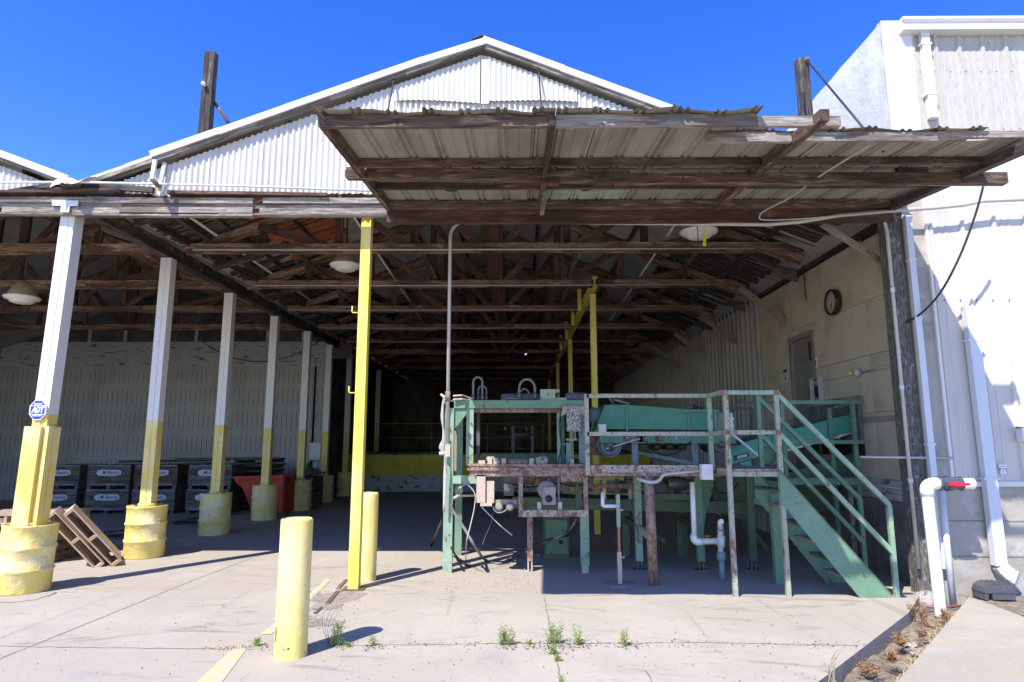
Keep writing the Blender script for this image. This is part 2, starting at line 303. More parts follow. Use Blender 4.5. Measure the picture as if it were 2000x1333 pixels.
    def strip(s, rows, smooth=True):
        base = len(s.v); n = len(rows[0])
        for r in rows: s.v += [tuple(p) for p in r]
        for i in range(len(rows) - 1):
            for k in range(n - 1):
                ids = (i * n + k, i * n + k + 1, (i + 1) * n + k + 1, (i + 1) * n + k)
                s.idx(base, ids, [(s.v[base + q][0], s.v[base + q][1] + s.v[base + q][2]) for q in ids], smooth)
        return s
    def build(s, name, m, parent=None, smooth=None):
        me = bpy.data.meshes.new(name)
        o = wloc(parent) if parent else V((0, 0, 0))
        me.from_pydata([(p[0] - o.x, p[1] - o.y, p[2] - o.z) for p in s.v], [], s.f)
        for x in (m if isinstance(m, (list, tuple)) else [m]): me.materials.append(M[x] if isinstance(x, str) else x)
        uv = me.uv_layers.new(name='UVMap')
        for i, c in enumerate(s.uv): uv.data[i].uv = c
        for i, p in enumerate(me.polygons): p.use_smooth = s.sm[i] if smooth is None else smooth; p.material_index = s.mi[i]
        me.validate()
        ob = bpy.data.objects.new(name, me); C.objects.link(ob)
        if parent: ob.parent = parent
        return ob
def wloc(o):
    t = V((0, 0, 0))
    while o: t += o.location; o = o.parent
    return t
def tag(o, label, cat, group=None, kind=None):
    if label: o['label'] = label
    if cat: o['category'] = cat
    if group: o['group'] = group
    if kind: o['kind'] = kind
    return o
def thing(name, label, cat, loc=(0, 0, 0), group=None):
    o = bpy.data.objects.new(name, None); C.objects.link(o); o.location = loc; o.empty_display_size = .2
    return tag(o, label, cat, group)
def solo(mb, name, m, label, cat, group=None, loc=None, kind=None):
    """a thing that is one mesh; its origin is put at loc"""
    o = mb.build(name, m)
    if loc is not None:
        loc = V(loc); o.data.transform(Matrix.Translation(-loc)); o.location = loc
    return tag(o, label, cat, group, kind)
def struct(mb, name, m): return tag(mb.build(name, m), None, None, None, 'structure')
def dup(o, parent=None):
    c = o.copy(); C.objects.link(c); c.parent = parent
    for ch in [x for x in bpy.data.objects if x.parent == o]: dup(ch, c)
    return c
def place(o, loc, rz=0.0, label=None, group=None, rx=0.0, ry=0.0):
    o.location = loc; o.rotation_euler = (rx, ry, rz)
    if label: o['label'] = label
    if group: o['group'] = group
    return o
def text_mb(txt, size, shear=0.0, bold=0.0, depth=.001, width=None):
    cu = bpy.data.curves.new('t', 'FONT'); cu.body = txt; cu.size = size; cu.shear = shear; cu.extrude = depth; cu.offset = bold
    cu.align_x = 'CENTER'; cu.align_y = 'CENTER'; cu.resolution_u = 3
    ob = bpy.data.objects.new('t', cu); C.objects.link(ob)
    dg = bpy.context.evaluated_depsgraph_get(); me = bpy.data.meshes.new_from_object(ob.evaluated_get(dg))
    bpy.data.objects.remove(ob); bpy.data.curves.remove(cu)
    k = 1.0
    if width:
        xs = [v.co.x for v in me.vertices]; k = width / (max(xs) - min(xs))
    vs = [(v.co.x * k, v.co.y, v.co.z) for v in me.vertices]; fs = [tuple(p.vertices) for p in me.polygons]
    bpy.data.meshes.remove(me)
    return vs, fs
def add_text(mb, txt, size, c, ax=(1, 0, 0), ay=(0, 0, 1), **k):
    vs, fs = text_mb(txt, size, **k); c, ax, ay = V(c), V(ax), V(ay); az = ax.cross(ay)
    base = len(mb.v); mb.v += [tuple(c + ax * x + ay * y + az * z) for x, y, z in vs]
    for f in fs: mb.idx(base, f, [(0, 0)] * len(f), False)
    return mb
def arc(c, r, a0, a1, ax, ay, n=10):
    c, ax, ay = V(c), V(ax), V(ay)
    return [c + ax * r * math.cos(a0 + (a1 - a0) * i / n) + ay * r * math.sin(a0 + (a1 - a0) * i / n) for i in range(n + 1)]
def sag(a, b, d, n=12):
    a, b = V(a), V(b)
    return [a.lerp(b, i / n) + V((0, 0, -4 * d * (i / n) * (1 - i / n))) for i in range(n + 1)]
def smooth_path(pts, n=6):
    pts = [V(p) for p in pts]; out = []
    for i in range(len(pts) - 1):
        p0, p1, p2, p3 = pts[max(i - 1, 0)], pts[i], pts[i + 1], pts[min(i + 2, len(pts) - 1)]
        for k in range(n):
            t = k / n
            out.append(.5 * ((2 * p1) + (p2 - p0) * t + (2 * p0 - 5 * p1 + 4 * p2 - p3) * t * t + (3 * p1 - p0 - 3 * p2 + p3) * t ** 3))
    return out + [pts[-1]]
# ------------------------------------------------------------------ world, sun, camera
w = bpy.data.worlds.new('World'); S.world = w; w.use_nodes = True
nt = w.node_tree; bg = nt.nodes['Background']
LD = V((.445, .67, -1.0)).normalized()
sky = nt.nodes.new('ShaderNodeTexSky'); sky.sky_type = 'NISHITA'; sky.sun_disc = False
sky.sun_elevation = math.asin(-LD.z); sky.sun_rotation = math.atan2(-LD.x, -LD.y)
sky.altitude = 200; sky.air_density = 1.0; sky.dust_density = .15; sky.ozone_density = 3.0
hs = nt.nodes.new('ShaderNodeHueSaturation'); hs.inputs['Hue'].default_value = .524; hs.inputs['Saturation'].default_value = 1.36
nt.links.new(sky.outputs[0], hs.inputs['Color']); nt.links.new(hs.outputs[0], bg.inputs[0])
bg.inputs[1].default_value = .15
sl = bpy.data.lights.new('sun', 'SUN'); sl.energy = 3.3; sl.angle = math.radians(.53); sl.color = (1, .945, .865)
so = bpy.data.objects.new('sun', sl); C.objects.link(so); so.rotation_euler = LD.to_track_quat('-Z', 'Y').to_euler(); so.location = (-20, -30, 45)
cam = bpy.data.cameras.new('camera'); cam.sensor_width = 36; cam.lens = 36 * FPX / 2000; cam.clip_end = 2000; cam.clip_start = .05
cob = bpy.data.objects.new('camera', cam); C.objects.link(cob); cob.location = (0, 0, EYE)
cob.rotation_euler = (PI / 2 + PITCH, 0, YAW); S.camera = cob
S.view_settings.view_transform = 'Standard'; S.view_settings.look = 'None'; S.view_settings.gamma = 1; S.view_settings.exposure = 1.17
S.cycles.max_bounces = 10; S.cycles.diffuse_bounces = 7; S.cycles.use_denoising = True; S.cycles.sample_clamp_indirect = 8

# ------------------------------------------------------------------ ground
mb = MB(); q = 400
n = 2
mb.face([(-q, -q, -.17), (q, -q, -.17), (q, q, -.17), (-q, q, -.17)]); struct(mb, 'ground', 'dirt')
E1, E2 = G(1775, 1197), G(1597, 1333)
edge = [V((1.25, -30, 0)), V((1.25, 3.7, 0)), E2 + (E2 - E1) * .42, E2, E2.lerp(E1, .5), E1, V((4.78, 8.02, 0)), V((4.9, 9.0, 0))]
poly = [V((-40, -30, 0))] + edge + [V((4.95, 34, 0)), V((-40, 34, 0))]
mb = MB(); mb.face(poly); mb.cur = 1
for a, b in zip(edge[:-1], edge[1:]):
    mb.face([a, a + V((0, 0, -.17)), b + V((0, 0, -.17)), b], None)
mb.build('concrete_yard', ['floor', 'curb'])['kind'] = 'structure'
zr2 = .03
r1, r2 = G(1893, 1166, zr2), G(1752, 1333, zr2)
edge2 = [V((2.2, -30, zr2)), V((2.2, 3.4, zr2)), r2 + (r2 - r1) * .3, r2, r1, G(2000, 1205, zr2), V((7.2, 7.15, zr2)), V((24, 7.1, zr2)), V((24, -30, zr2))]
mb = MB(); mb.face(edge2); mb.cur = 1
for a, b in zip(edge2[:6], edge2[1:7]): mb.face([b, b + V((0, 0, -.2)), a + V((0, 0, -.2)), a])
mb.build('concrete_apron', ['apron', 'curb'])['kind'] = 'structure'
NS = V((.79, -.62, 0))
def soilz(p):
    d = (V((p.x, p.y, 0)) - V((4.9, 7.9, 0))).dot(NS)
    return -.13 + .118 * max(0, min(1, (d - .05) / .62))
# bare soil bank between the two slabs and along the wall, uneven
mb = MB(); rows = []
c0, c1 = V((4.9, 7.9, 0)), V((1.6, 3.9, 0))
for i in range(46):
    row = []
    for j in range(22):
        p = c0.lerp(c1, i / 45) + V((.79, -.62, 0)) * (-.35 + 1.5 * j / 21)
        row.append((p.x, p.y, soilz(p) + .022 * math.sin(p.x * 7 + p.y * 3) * math.sin(p.y * 5.3) + R.uniform(-.012, .016)))
    rows.append(row)
for i in range(2): pass
struct(mb.strip(rows), 'soil_strip', 'dirt')
mb = MB(); mb.strip([[(x, y, .012 + R.uniform(-.012, .014)) for y in (6.9, 7.1, 7.3, 7.5, 7.79)] for x in [5.05 + .16 * i for i in range(60)]])
struct(mb, 'wall_foot_soil', 'dirt')
def crack(name, pts, wd, jit, m='joint', z=.003):
    mb = MB(); pts = [V(p) for p in pts]; rows = []
    for a, b in zip(pts[:-1], pts[1:]):
        k = max(2, int((b - a).length / .09)); s = (b - a).normalized().cross(V((0, 0, 1)))
        for i in range(k):
            p = a.lerp(b, i / k) + s * R.uniform(-jit, jit); ww = wd * R.uniform(.5, 1.3)
            rows.append([(p - s * ww).to_tuple()[:2] + (z,), (p + s * ww).to_tuple()[:2] + (z,)])
    return struct(mb.strip(rows, False), name, m)
crack('slab_joint', [G(-60, 1312), G(380, 1133), G(520, 1080)], .006, .006)
crack('slab_joint', [G(-40, 1262), G(180, 1266), G(420, 1268), G(520, 1270)], .006, .012)
crack('slab_joint', [G(1062, 1163), G(1075, 1230), G(1095, 1333), G(1130, 1500)], .006, .010)
crack('slab_joint', [G(640, 1262), G(1000, 1258), G(1390, 1256), G(1690, 1262)], .005, .012)
crack('slab_crack', [G(95, 1166), G(110, 1158), G(70, 1172), G(20, 1178), G(-20, 1176)], .010, .008)
crack('slab_crack', [G(1260, 1310), G(1275, 1333), G(1290, 1370)], .006, .008)
def flat(name, pts, m, z): return struct(MB().face([(p[0], p[1], z) for p in pts]), name, m)
flat('yellow_line', [G(372, 1345), G(425, 1345), G(482, 1268), G(455, 1268)], 'yellow_line', .0042)
flat('yellow_line', [G(592, 1172), G(606, 1172), G(648, 1132), G(636, 1132)], 'yellow_line', .0042)
flat('yellow_line', [G(508, 1240), G(530, 1240), G(585, 1190), G(570, 1190)], 'yellow_line', .0040)
# broken steel edge strip beside the yellow post
mb = MB()
for a, b, wd in ((G(676, 1134), G(662, 1152), .045), (G(660, 1156), G(640, 1180), .05), (G(628, 1188), G(612, 1200), .03)):
    mb.bar(a + V((0, 0, .006)), b + V((R.uniform(-.03, .03), 0, .006)), wd, .012)
solo(mb, 'steel_edge_strip', 'bark_plate', 'broken rusty steel edge strip set in the concrete beside the yellow post', 'edge strip', loc=G(640, 1178))
# dark stain of dirt around it
for k, (cx, cy, sx, sy) in enumerate(((640, 1170, .62, .85), (690, 1160, .28, .2), (620, 1215, .4, .35))):
    c = G(cx, cy); pts = []
    for i in range(22):
        t = 2 * PI * i / 22; rr = 1 + .3 * math.sin(3 * t + k) + R.uniform(-.15, .15); pts.append((c.x + math.cos(t) * sx * .5 * rr - math.sin(t) * .1, c.y + math.sin(t) * sy * .5 * rr))
    flat('dirt_patch', pts, M['soil_film'] if 'soil_film' in M else 'joint', .0025 + k * .0006)

# ------------------------------------------------------------------ the packing shed
FY = 7.84                      # plane of the gable cladding
YR = 7.74                     # rake edge
RXP = P(943, 84, YR); RX, ZR = RXP.x, RXP.z
VP_ = P(150, 360, YR); VX, ZV = VP_.x, VP_.z
rp = P(1325, 240, YR)
SLL = (ZR - ZV) / (RX - VX); SLR = (ZR - rp.z) / (rp.x - RX) * .90
XW = 4.95                     # right side wall
YB = 33.0
def zr(x):
    if x >= RX: return ZR - SLR * (x - RX)
    if x >= VX: return ZR - SLL * (RX - x)
    r2 = VX - (RX - VX)
    return ZV + SLL * (VX - x) if x >= r2 else ZR - SLL * (r2 - x)
RX2 = VX - (RX - VX); VX2 = RX2 - (RX - VX)
shed = thing('packing_shed', 'old open fronted packing shed with white corrugated gable and timber trusses', 'shed', (0, FY, 0))
def slope(xa, xb, y0, y1, name='roof_sheet'):
    mb = MB(); rows = []; pitch = .09; k = int((y1 - y0) / pitch * 6)
    for i in range(k + 1):
        y = y0 + (y1 - y0) * i / k; dz = .015 * math.sin(2 * PI * (y - y0) / pitch)
        rows.append([(xa, y, zr(xa) + dz), ((xa + xb) / 2, y, zr((xa + xb) / 2) + dz), (xb, y, zr(xb) + dz)])
    return mb.strip(rows).build(name, 'galv', shed)
slope(VX, RX, YR, YB + .2); slope(RX, XW - .02, YR, YB + .2); slope(RX2, VX, YR, 20.6); slope(VX2 - .9, RX2, YR, 20.6); slope(VX - 1.0, VX, 20.5, YB + .2)
def gable(x0, x1, zb, name):
    mb = MB(); x = x0
    while x < x1 - .01:
        xe = min(x1, x + .68); dy = R.uniform(-.006, .006); k = int((xe + .02 - x) / .0095); rows = []; zo = R.uniform(-.015, .02)
        if x - .02 < RX < xe + .02 and x < RX: pass
        for i in range(k + 1):
            xx = min(x1, x + (xe + .02 - x) * i / k); y = FY + dy + .0125 * math.sin(2 * PI * xx / .076)
            z0 = zb(xx) + zo + .004 * math.sin(xx * 40); z1 = zr(xx) - .11 + R.uniform(-.004, .004)
            if z1 > z0: rows.append([(xx, y, z0), (xx, y, (z0 * 2 + z1) / 3), (xx, y + R.uniform(-.003, .003), (z0 + z1 * 2) / 3), (xx, y, z1)])
        if len(rows) > 1: mb.strip(rows)
        x = xe + (0 if R.random() < .8 else .004)
    return mb.build(name, 'white_sheet', shed)
zgb = P(420, 381, FY).z
gable(VX + .25, XW - .12, lambda x: zgb, 'gable_cladding')
gable(VX2, VX - .25, lambda x: zgb, 'gable_cladding')
# patch sheets nailed over the top of the gable
zp = P(850, 197, FY - .03).z
mb = MB()
for a, b in ((P(772, 150, FY).x, P(938, 150, FY).x), (P(952, 150, FY).x, P(1126, 150, FY).x)):
    rows = []; k = int((b - a) / .0113)
    for i in range(k + 1):
        xx = a + (b - a) * i / k; z0 = zp + .012 * math.sin(2 * PI * xx / .068) - .03 * ((xx - a) / (b - a)) + .012 * math.sin(xx * 4)
        y = FY - .030 + .010 * math.sin(2 * PI * xx / .068); z1 = zr(xx) - .115
        rows.append([(xx, y - .012, z0), (xx, y, (z0 + z1) / 2), (xx, y + .01, z1)])
    mb.strip(rows)
mb.bar((RX + .03, FY - .035, zp - .05), (RX + .03, FY - .035, ZR - .2), .1, .012, up=(0, 1, 0))
mb.build('patch_sheet', 'white_sheet', shed)
def rake(xa, xb, y, dz, h, t, m, name, jog=0):
    mb = MB(); n = 5; rows = []
    for i in range(n):
        a = xa + (xb - xa) * i / n; b = xa + (xb - xa) * (i + 1) / n + (xb - xa) * .006
        j0 = R.uniform(-.008, .008)
        mb.bar((a, y + R.uniform(0, .006), zr(a) + dz + j0), (b, y + R.uniform(0, .006), zr(b) + dz + j0 * .4), t, h, up=(0, 0, 1))
    return mb.build(name, m, shed)
xj = P(300, 300, YR).x
rake(xj - .03, RX + .02, YR - .02, .04, .085, .03, 'trim', 'rake_flashing'); rake(VX + .03, xj + .03, YR + .03, .01, .085, .03, 'trim', 'rake_flashing')
rake(RX, XW - .3, YR - .02, .04, .085, .03, 'trim', 'rake_flashing'); rake(VX - .12, RX2, YR - .02, .03, .085, .03, 'trim', 'rake_flashing')
for a, b in ((VX + .25, RX - .03), (RX + .03, XW - .3), (VX - .25, RX2)):
    rake(a, b, YR + .02, -.035, .05, .05, 'timber_grey', 'rake_board')
mb = MB(); mb.prism([(RX - .14, YR - .03, ZR + .035), (RX, YR - .03, ZR + .085), (RX + .14, YR - .03, ZR + .03), (RX + .14, YR - .03, ZR + .045), (RX, YR - .03, ZR + .105), (RX - .14, YR - .03, ZR + .05)], (0, YB - YR, 0))
mb.build('ridge_cap', 'timber_dark', shed)
# crumpled valley flashing
mb = MB(); rows = []
a, b = P(100, 352, YR - .12), P(172, 346, YR - .12)
for i in range(13):
    t = i / 12; x = a.x + (b.x - a.x) * t + .02
    zz = a.z + (b.z - a.z) * t + .03 * math.sin(t * 7) + R.uniform(-.01, .01)
    rows.append([(x - .05 * t, YR - .16 + .03 * math.sin(t * 9), zz - .11 * (1 - .6 * t)), (x, YR - .12, zz - .02), (x, YR - .02, zz + .03), (x, YR + .5, zz + .05)])
mb.strip(rows, False).build('valley_flashing', 'trim', shed)
mb = MB(); mb.bar(P(95, 373, FY - .04), P(230, 377, FY - .04), .12, .06); mb.bar(P(160, 362, FY - .06), P(300, 372, FY - .06), .05, .07); mb.bar(P(20, 376, FY - .08), P(110, 362, FY - .08), .06, .06)
mb.build('valley_blocking', 'timber_dark', shed)
# fascia beam: silvered boards in several lengths
zt, zm, zbt = P(400, 380, FY - .08).z, P(400, 391, FY - .08).z, P(400, 414, FY - .08).z
mb = MB()
xs = [-17, -6.9, VX + .3, -3.6, -1.5]
for i in range(4):
    for (y, z0, z1, t) in ((FY - .035, zm + .003, zt, .07), (FY - .005, zm - .055, zm, .06), (FY - .025, zbt + .025, zm - .058, .07), (FY - .01, zbt, zbt + .022, .09)):
        dz = R.uniform(-.008, .008); off = R.uniform(-.5, .5) if 0 < i < 3 else 0
        mb.bar((xs[i] + (R.uniform(-.4, .4) if i else 0), y + i * .002, (z0 + z1) / 2 + dz - .012 * i), (xs[i + 1] + .25, y + i * .002 + .001, (z0 + z1) / 2 + dz - .012 * (i + 1)), t, z1 - z0)
mb.build('fascia_beam', 'timber_grey', shed)
mb = MB(); mb.bar(P(-400, 380, FY - .05), P(240, 376, FY - .05), .14, .03); mb.bar(P(330, 378, FY - .05), P(640, 383, FY - .05), .12, .04)
mb.build('drip_board', 'timber_red', shed)
# trusses
ZC = P(150, 487, 10.25).z     # bottom chord centre height
def truss(xl, xr, rx, z_of, seed):
    rr = random.Random(seed)
    mb = MB()
    for xe in (xl, xr):
        s = 1 if xe > rx else -1
        mb.bar((xe, 0, z_of(xe) - .17), (rx + s * .02, 0, z_of(rx + s * .02) - .17), .05, .14)
        mb.bar((xe - s * .15, .055, z_of(xe - s * .15) - .19), (rx + s * 1.6, .055, z_of(rx + s * 1.6) - .19), .045, .13)
    ob = mb.build('roof_truss', 'timber_pale', shed)
    mb = MB()
    mb.bar((rx, 0, ZC - .08), (rx, 0, z_of(rx) - .26), .30, .09, up=(0, 1, 0))
    for s, xe in ((-1, xl), (1, xr)):
        nP = 4; st = abs(xe - rx) / nP
        for k in range(1, nP):
            x = rx + s * st * k; h = z_of(x) - .24
            mb.bar((x, .045, ZC - .05), (x, .045, h), .13, .04, up=(0, 1, 0))
            xp = rx + s * (st * (k - 1) + (.17 if k == 1 else .03))
            mb.bar((x + s * .05, -.045, h + .02), (xp, -.045, ZC - .02), .13, .04, up=(0, 1, 0))
    mb.build('web', 'timber_red', ob)
    mb = MB(); xm = [xl + .06, xl + (xr - xl) * rr.uniform(.3, .45), xl + (xr - xl) * rr.uniform(.6, .72), xr - .1]
    for y in (-.085, .085):
        for a, b in zip(xm[:-1], xm[1:]):
            d = rr.uniform(-.012, .012)
            mb.bar((a - .05, y, ZC + d), (b + .05, y + .003, ZC + d + rr.uniform(-.02, .012)), .042, .125)
    mb.build('bottom_chord', 'timber_pale' if seed % 5 < 3 else 'timber_red', ob)
    return ob
YT = [10.25 + 2.42 * k for k in range(10)]
XTR = XW - .3
t0 = [truss(VX + .12, XTR, RX, zr, k) for k in (0, 1, 3)]
tl = [truss(VX2, VX - .12, RX2, zr, k) for k in (0, 2)]
for k, y in enumerate(YT):
    src = t0[0 if k < 3 else (1 if k % 2 else 2)] if k != 4 else t0[2]
    o = src if (src.get('used') is None) else dup(src, shed)
    src['used'] = 1; o.location = (0, y, 0)
    if 'used' in o and o is not src: del o['used']
for k, y in enumerate(YT[:4]):
    src = tl[k % 2]; o = src if src.get('used') is None else dup(src, shed)
    src['used'] = 1; o.location = (0, y, 0)
    if o is not src: del o['used']
for o in t0 + tl: 
    if 'used' in o: del o['used']
for (xa, xb, y1) in ((VX, RX, YB), (RX, XW, YB), (RX2, VX, 20.3)):
    for k in range(1, 6):
        x = xa + (xb - xa) * k / 6
        MB().bar((x, FY + .1, zr(x) - .065), (x, y1, zr(x) - .065), .05, .085).build('purlin', 'timber_dark', shed)
# plank decking under the lower left slope, an orange strip in front, black elsewhere
def decking(x0, x1, y0, y1, m, name, dz):
    mb = MB(); y = y0
    while y < y1:
        wd = R.uniform(.10, .17); j = R.uniform(-.05, .05)
        if R.random() < .93: mb.bar((x0 + j, y, zr(x0) - dz + R.uniform(0, .008)), (x1 + R.uniform(-.12, .12), y, zr(x1) - dz + R.uniform(0, .008)), wd - .008, .018)
        y += wd
    return mb.build(name, m, shed)
decking(VX + .05, VX + 1.05, FY + .15, 30, 'deck_black', 'roof_decking', .03)
decking(VX + 1.1, VX + 2.2, FY + .15, 12.6, 'deck_orange', 'roof_decking', .031)
decking(VX + 1.1, VX + 1.9, 12.7, 20, 'deck_black', 'roof_decking', .031)
decking(XW - 1.9, XW - .3, FY + .15, 20, 'deck_black', 'roof_decking', .03)
MB().bar((VX - .19, FY + .12, 4.86), (VX - .19, YB, 4.86), .15, .21).build('post_girder', 'timber_dark', shed)
mb = MB()
mb.bar((VX + .1, FY + .3, 4.98), (VX + .85, 20, 4.98), .03, .12); mb.bar((VX + .5, FY + .2, 5.08), (VX + .5, 30, 5.08), .10, .10); mb.bar((VX - .5, FY + .2, 5.05), (VX - .5, 20, 5.05), .10, .10)
for k in range(9):
    y = FY + 1 + 2.42 * k; mb.bar((VX + .1, y, 4.85), (VX + .95, y + .1, zr(VX + .95) - .2), .04, .12); mb.bar((VX - .1, y, 4.85), (VX - .95, y + .1, zr(VX - .95) - .2), .04, .12)
mb.build('valley_framing', 'timber_dark', shed)
# sway bracing, runners and old pipework between the trusses
for k, y in enumerate(YT[:-1]):
    for x, s in ((RX, 1), (RX - 2.6, -1), (RX + 2.5, 1)):
        if (k + (s > 0)) % 2 == 0 or x == RX:
            zt_ = zr(x) - .35
            MB().bar((x + .1, y + .05, ZC + .06), (x + .1, y + 2.35, zt_), .10, .035, up=(1, 0, 0)).build('sway_brace', 'timber_pale' if k % 3 == 0 else 'timber', shed)
            if x == RX: MB().bar((x - .1, y + .05, zt_), (x - .1, y + 2.35, ZC + .06), .10, .035, up=(1, 0, 0)).build('sway_brace', 'timber_red', shed)
for x in (RX - 3.4, RX - 1.2, RX + 1.5, RX + 3.6): MB().bar((x, YT[0], ZC + .12), (x, YB - .2, ZC + .12), .09, .04).build('runner', 'timber', shed)
for k, y in enumerate(YT[:5]):
    MB().tube([(VX + .3, y - .12, ZC - .05), (RX - 1.0, y - .12, ZC - .06), (RX + 1.2, y - .115, ZC - .055), (XTR - .8, y - .12, ZC - .05)], .014, 6).build('lighting_conduit', 'conduit', shed)
for y0, y1, x0, x1 in ((8.0, 22, RX - 2.0, RX - 2.3), (8.0, 28, RX + 2.9, RX + 3.2), (8.0, 20, VX + .35, VX + .30), (8.0, 20, VX + .62, VX + .62)):
    MB().tube([(x0, y0, ZC + .22), (x1, y1, ZC + .22)], .02, 6).build('lighting_conduit', 'conduit', shed)
# knee braces on the right wall, dusty white
for y in (11.6, 14.2, 16.6, 19.2):
    MB().bar((XW - .85, y, 4.55), (XW - .03, y + .1, 3.95), .04, .11).build('knee_brace', 'frame_ply', shed)
    MB().prism([(XW - .5, y - .6, 4.66), (XW - .05, y - .6, 4.52), (XW - .05, y - .6, 4.7), (XW - .45, y - .6, 4.78)], (0, .05, 0)).build('gusset', 'pallet_old', shed)
# back gable with chinks of daylight along the eaves
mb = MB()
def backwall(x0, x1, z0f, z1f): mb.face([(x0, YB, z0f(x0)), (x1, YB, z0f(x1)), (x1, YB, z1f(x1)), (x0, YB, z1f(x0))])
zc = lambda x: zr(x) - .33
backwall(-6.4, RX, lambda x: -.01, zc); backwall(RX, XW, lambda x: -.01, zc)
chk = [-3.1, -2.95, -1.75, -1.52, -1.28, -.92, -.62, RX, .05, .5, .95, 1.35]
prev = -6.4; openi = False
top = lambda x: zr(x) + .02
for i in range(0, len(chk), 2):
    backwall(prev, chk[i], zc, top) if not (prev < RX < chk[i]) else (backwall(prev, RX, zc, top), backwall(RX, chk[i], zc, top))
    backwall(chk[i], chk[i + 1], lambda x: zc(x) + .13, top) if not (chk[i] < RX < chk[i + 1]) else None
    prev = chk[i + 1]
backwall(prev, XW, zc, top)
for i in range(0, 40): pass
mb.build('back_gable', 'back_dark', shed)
mb = MB(); mb.box(-6.45, -6.38, 20.4, YB, 0, 5.3)
mb.build('side_wall', 'back_dark', shed)
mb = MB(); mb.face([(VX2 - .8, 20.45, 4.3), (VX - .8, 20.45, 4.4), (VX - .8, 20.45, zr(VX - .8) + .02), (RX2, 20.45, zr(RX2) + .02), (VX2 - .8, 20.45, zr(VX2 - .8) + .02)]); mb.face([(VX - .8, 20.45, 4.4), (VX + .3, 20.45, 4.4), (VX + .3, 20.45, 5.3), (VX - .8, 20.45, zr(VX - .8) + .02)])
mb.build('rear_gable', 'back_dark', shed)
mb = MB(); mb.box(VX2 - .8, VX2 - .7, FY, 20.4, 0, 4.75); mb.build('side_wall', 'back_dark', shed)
# ------------------------------------------------------------------ posts on drums
DH, DR = .775, .283
def drum_prof(seed):
    rr = random.Random(seed); p = [(DR * .985, 0), (DR, .02)]
    for zc_ in (.26, .515):
        p += [(DR * .995, zc_ - .03), (DR + .012, zc_ - .012), (DR + .013, zc_ + .008), (DR * .992, zc_ + .026)]
    return p + [(DR, DH - .03), (DR + .008, DH - .018), (DR + .004, DH), (DR - .018, DH), (DR - .022, DH - .025), (.001, DH - .02)]
def make_post(seed, clad=False, top=4.74, yb=2.08):
    t = thing('post', '', 'post', (0, 0, 0), 'posts set in yellow drums')
    MB().lathe(drum_prof(seed), n=40, wob=.007, seed=seed).build('drum', 'yellow_drum', t)
    MB().lathe([(.13, DH - .02), (.14, DH + .02), (.12, DH + .035)], n=9, wob=.05, seed=seed).build('mortar_collar', 'yellow_drum', t)
    wd = .185 if clad else .175
    lo, hi = MB(), MB()
    for mbx, z0, z1 in ((lo, DH, yb), (hi, yb, top)):
        mbx.bar((-.042, 0, z0), (-.042, 0, z1), wd - .085, wd, up=(0, 1, 0)); mbx.bar((.045, .003, z0), (.045, .003, z1), .083, wd - .008, up=(0, 1, 0))
    lo.build('lower_shaft', 'yellow', t); hi.build('upper_shaft', 'post_white', t)
    if clad:
        zc1 = 1.93
        MB().bar((-.045, -.115, DH - .02), (-.045, -.115, zc1), .20, .045, up=(0, 1, 0)).build('cladding_board', 'yellow', t)
        MB().bar((.115, -.06, DH - .02), (.115, -.06, zc1 + .01), .04, .09, up=(0, 1, 0)).build('cladding_board', 'yellow', t)
        MB().bar((.12, .045, DH - .02), (.12, .045, zc1), .045, .10, up=(0, 1, 0)).build('cladding_board', 'yellow', t)
        mb = MB(); y = FY - .085 - 7.97
        zt_ = P(135, 397, FY - .08).z
        mb.box(-.135, .195, y, y + .012, zt_ - .035, zt_ + .035); mb.box(-.015, .095, y, y + .012, zt_ - .12, zt_ - .036)
        for x in (-.09, .17): mb.lathe([(.011, .004), (.007, -.006)], (x, y - .001, zt_), 8, 'y')
        mb.build('bracket_plate', 'trim', t)
    return t
PX = [-5.81, -5.76, -5.84, -5.82, -5.71, -5.82, -5.76, -5.78, -5.78]
PY = [7.95, 10.29, 12.80, 15.22, 17.33, 19.8, 22.0, 24.4, 26.8]
p0 = make_post(1, True, P(135, 404, FY - .1).z); place(p0, (-5.87, 7.97, 0), 0, 'white painted timber post with octagonal blue sign and boxed yellow foot')
plab = ['white post on sunlit yellow drum with two pallets leaning on it', 'white and yellow post on half shaded drum in front of the stacked bins',
        'white and yellow post standing in front of the red hopper', 'slim white and yellow post just right of the red hopper',
        'short visible yellow post beside the grey switch box on the wall', 'dim white and yellow post left of the yellow steel post, second from the dock',
        'dim yellow footed post deep inside, just before the loading dock', 'darkest and farthest post beside the end of the loading dock']
pp = make_post(2)
for k in range(8):
    o = pp if k == 0 else dup(pp)
    place(o, (PX[k + 1], PY[k + 1], 0), R.uniform(-.03, .03) if k else .0, plab[k])
# octagonal sign on the first post
px0 = p0.location.x; sc = P(88, 801, 7.84); p0.rotation_euler[1] = .024; sc.x = px0 - .025 + .024 * sc.z; sc.y = 7.97 - .112
t = thing('security_sign', 'blue octagonal alarm company sign on the boxed white post', 'sign', sc)
def octo(r, h, y, z=0): return [V((r * math.cos(PI / 8 + i * PI / 4) * 1.0, y, h * math.sin(PI / 8 + i * PI / 4) + z)) + sc for i in range(8)]
MB().prism(octo(.112, .130, -.001), (0, -.004, 0)).build('sign_plate', 'sign_white', t)
MB().prism(octo(.103, .121, -.0055), (0, -.001, 0)).build('sign_field', 'sign_blue', t)
mb = MB(); c = sc + V((0, -.008, 0))
for z in (.052, -.052): mb.box(c.x - .092, c.x + .092, c.y, c.y + .001, c.z + z - .0035, c.z + z + .0035)
for x in (-.092, .089): mb.box(c.x + x, c.x + x + .004, c.y, c.y + .001, c.z - .0484, c.z + .0484)
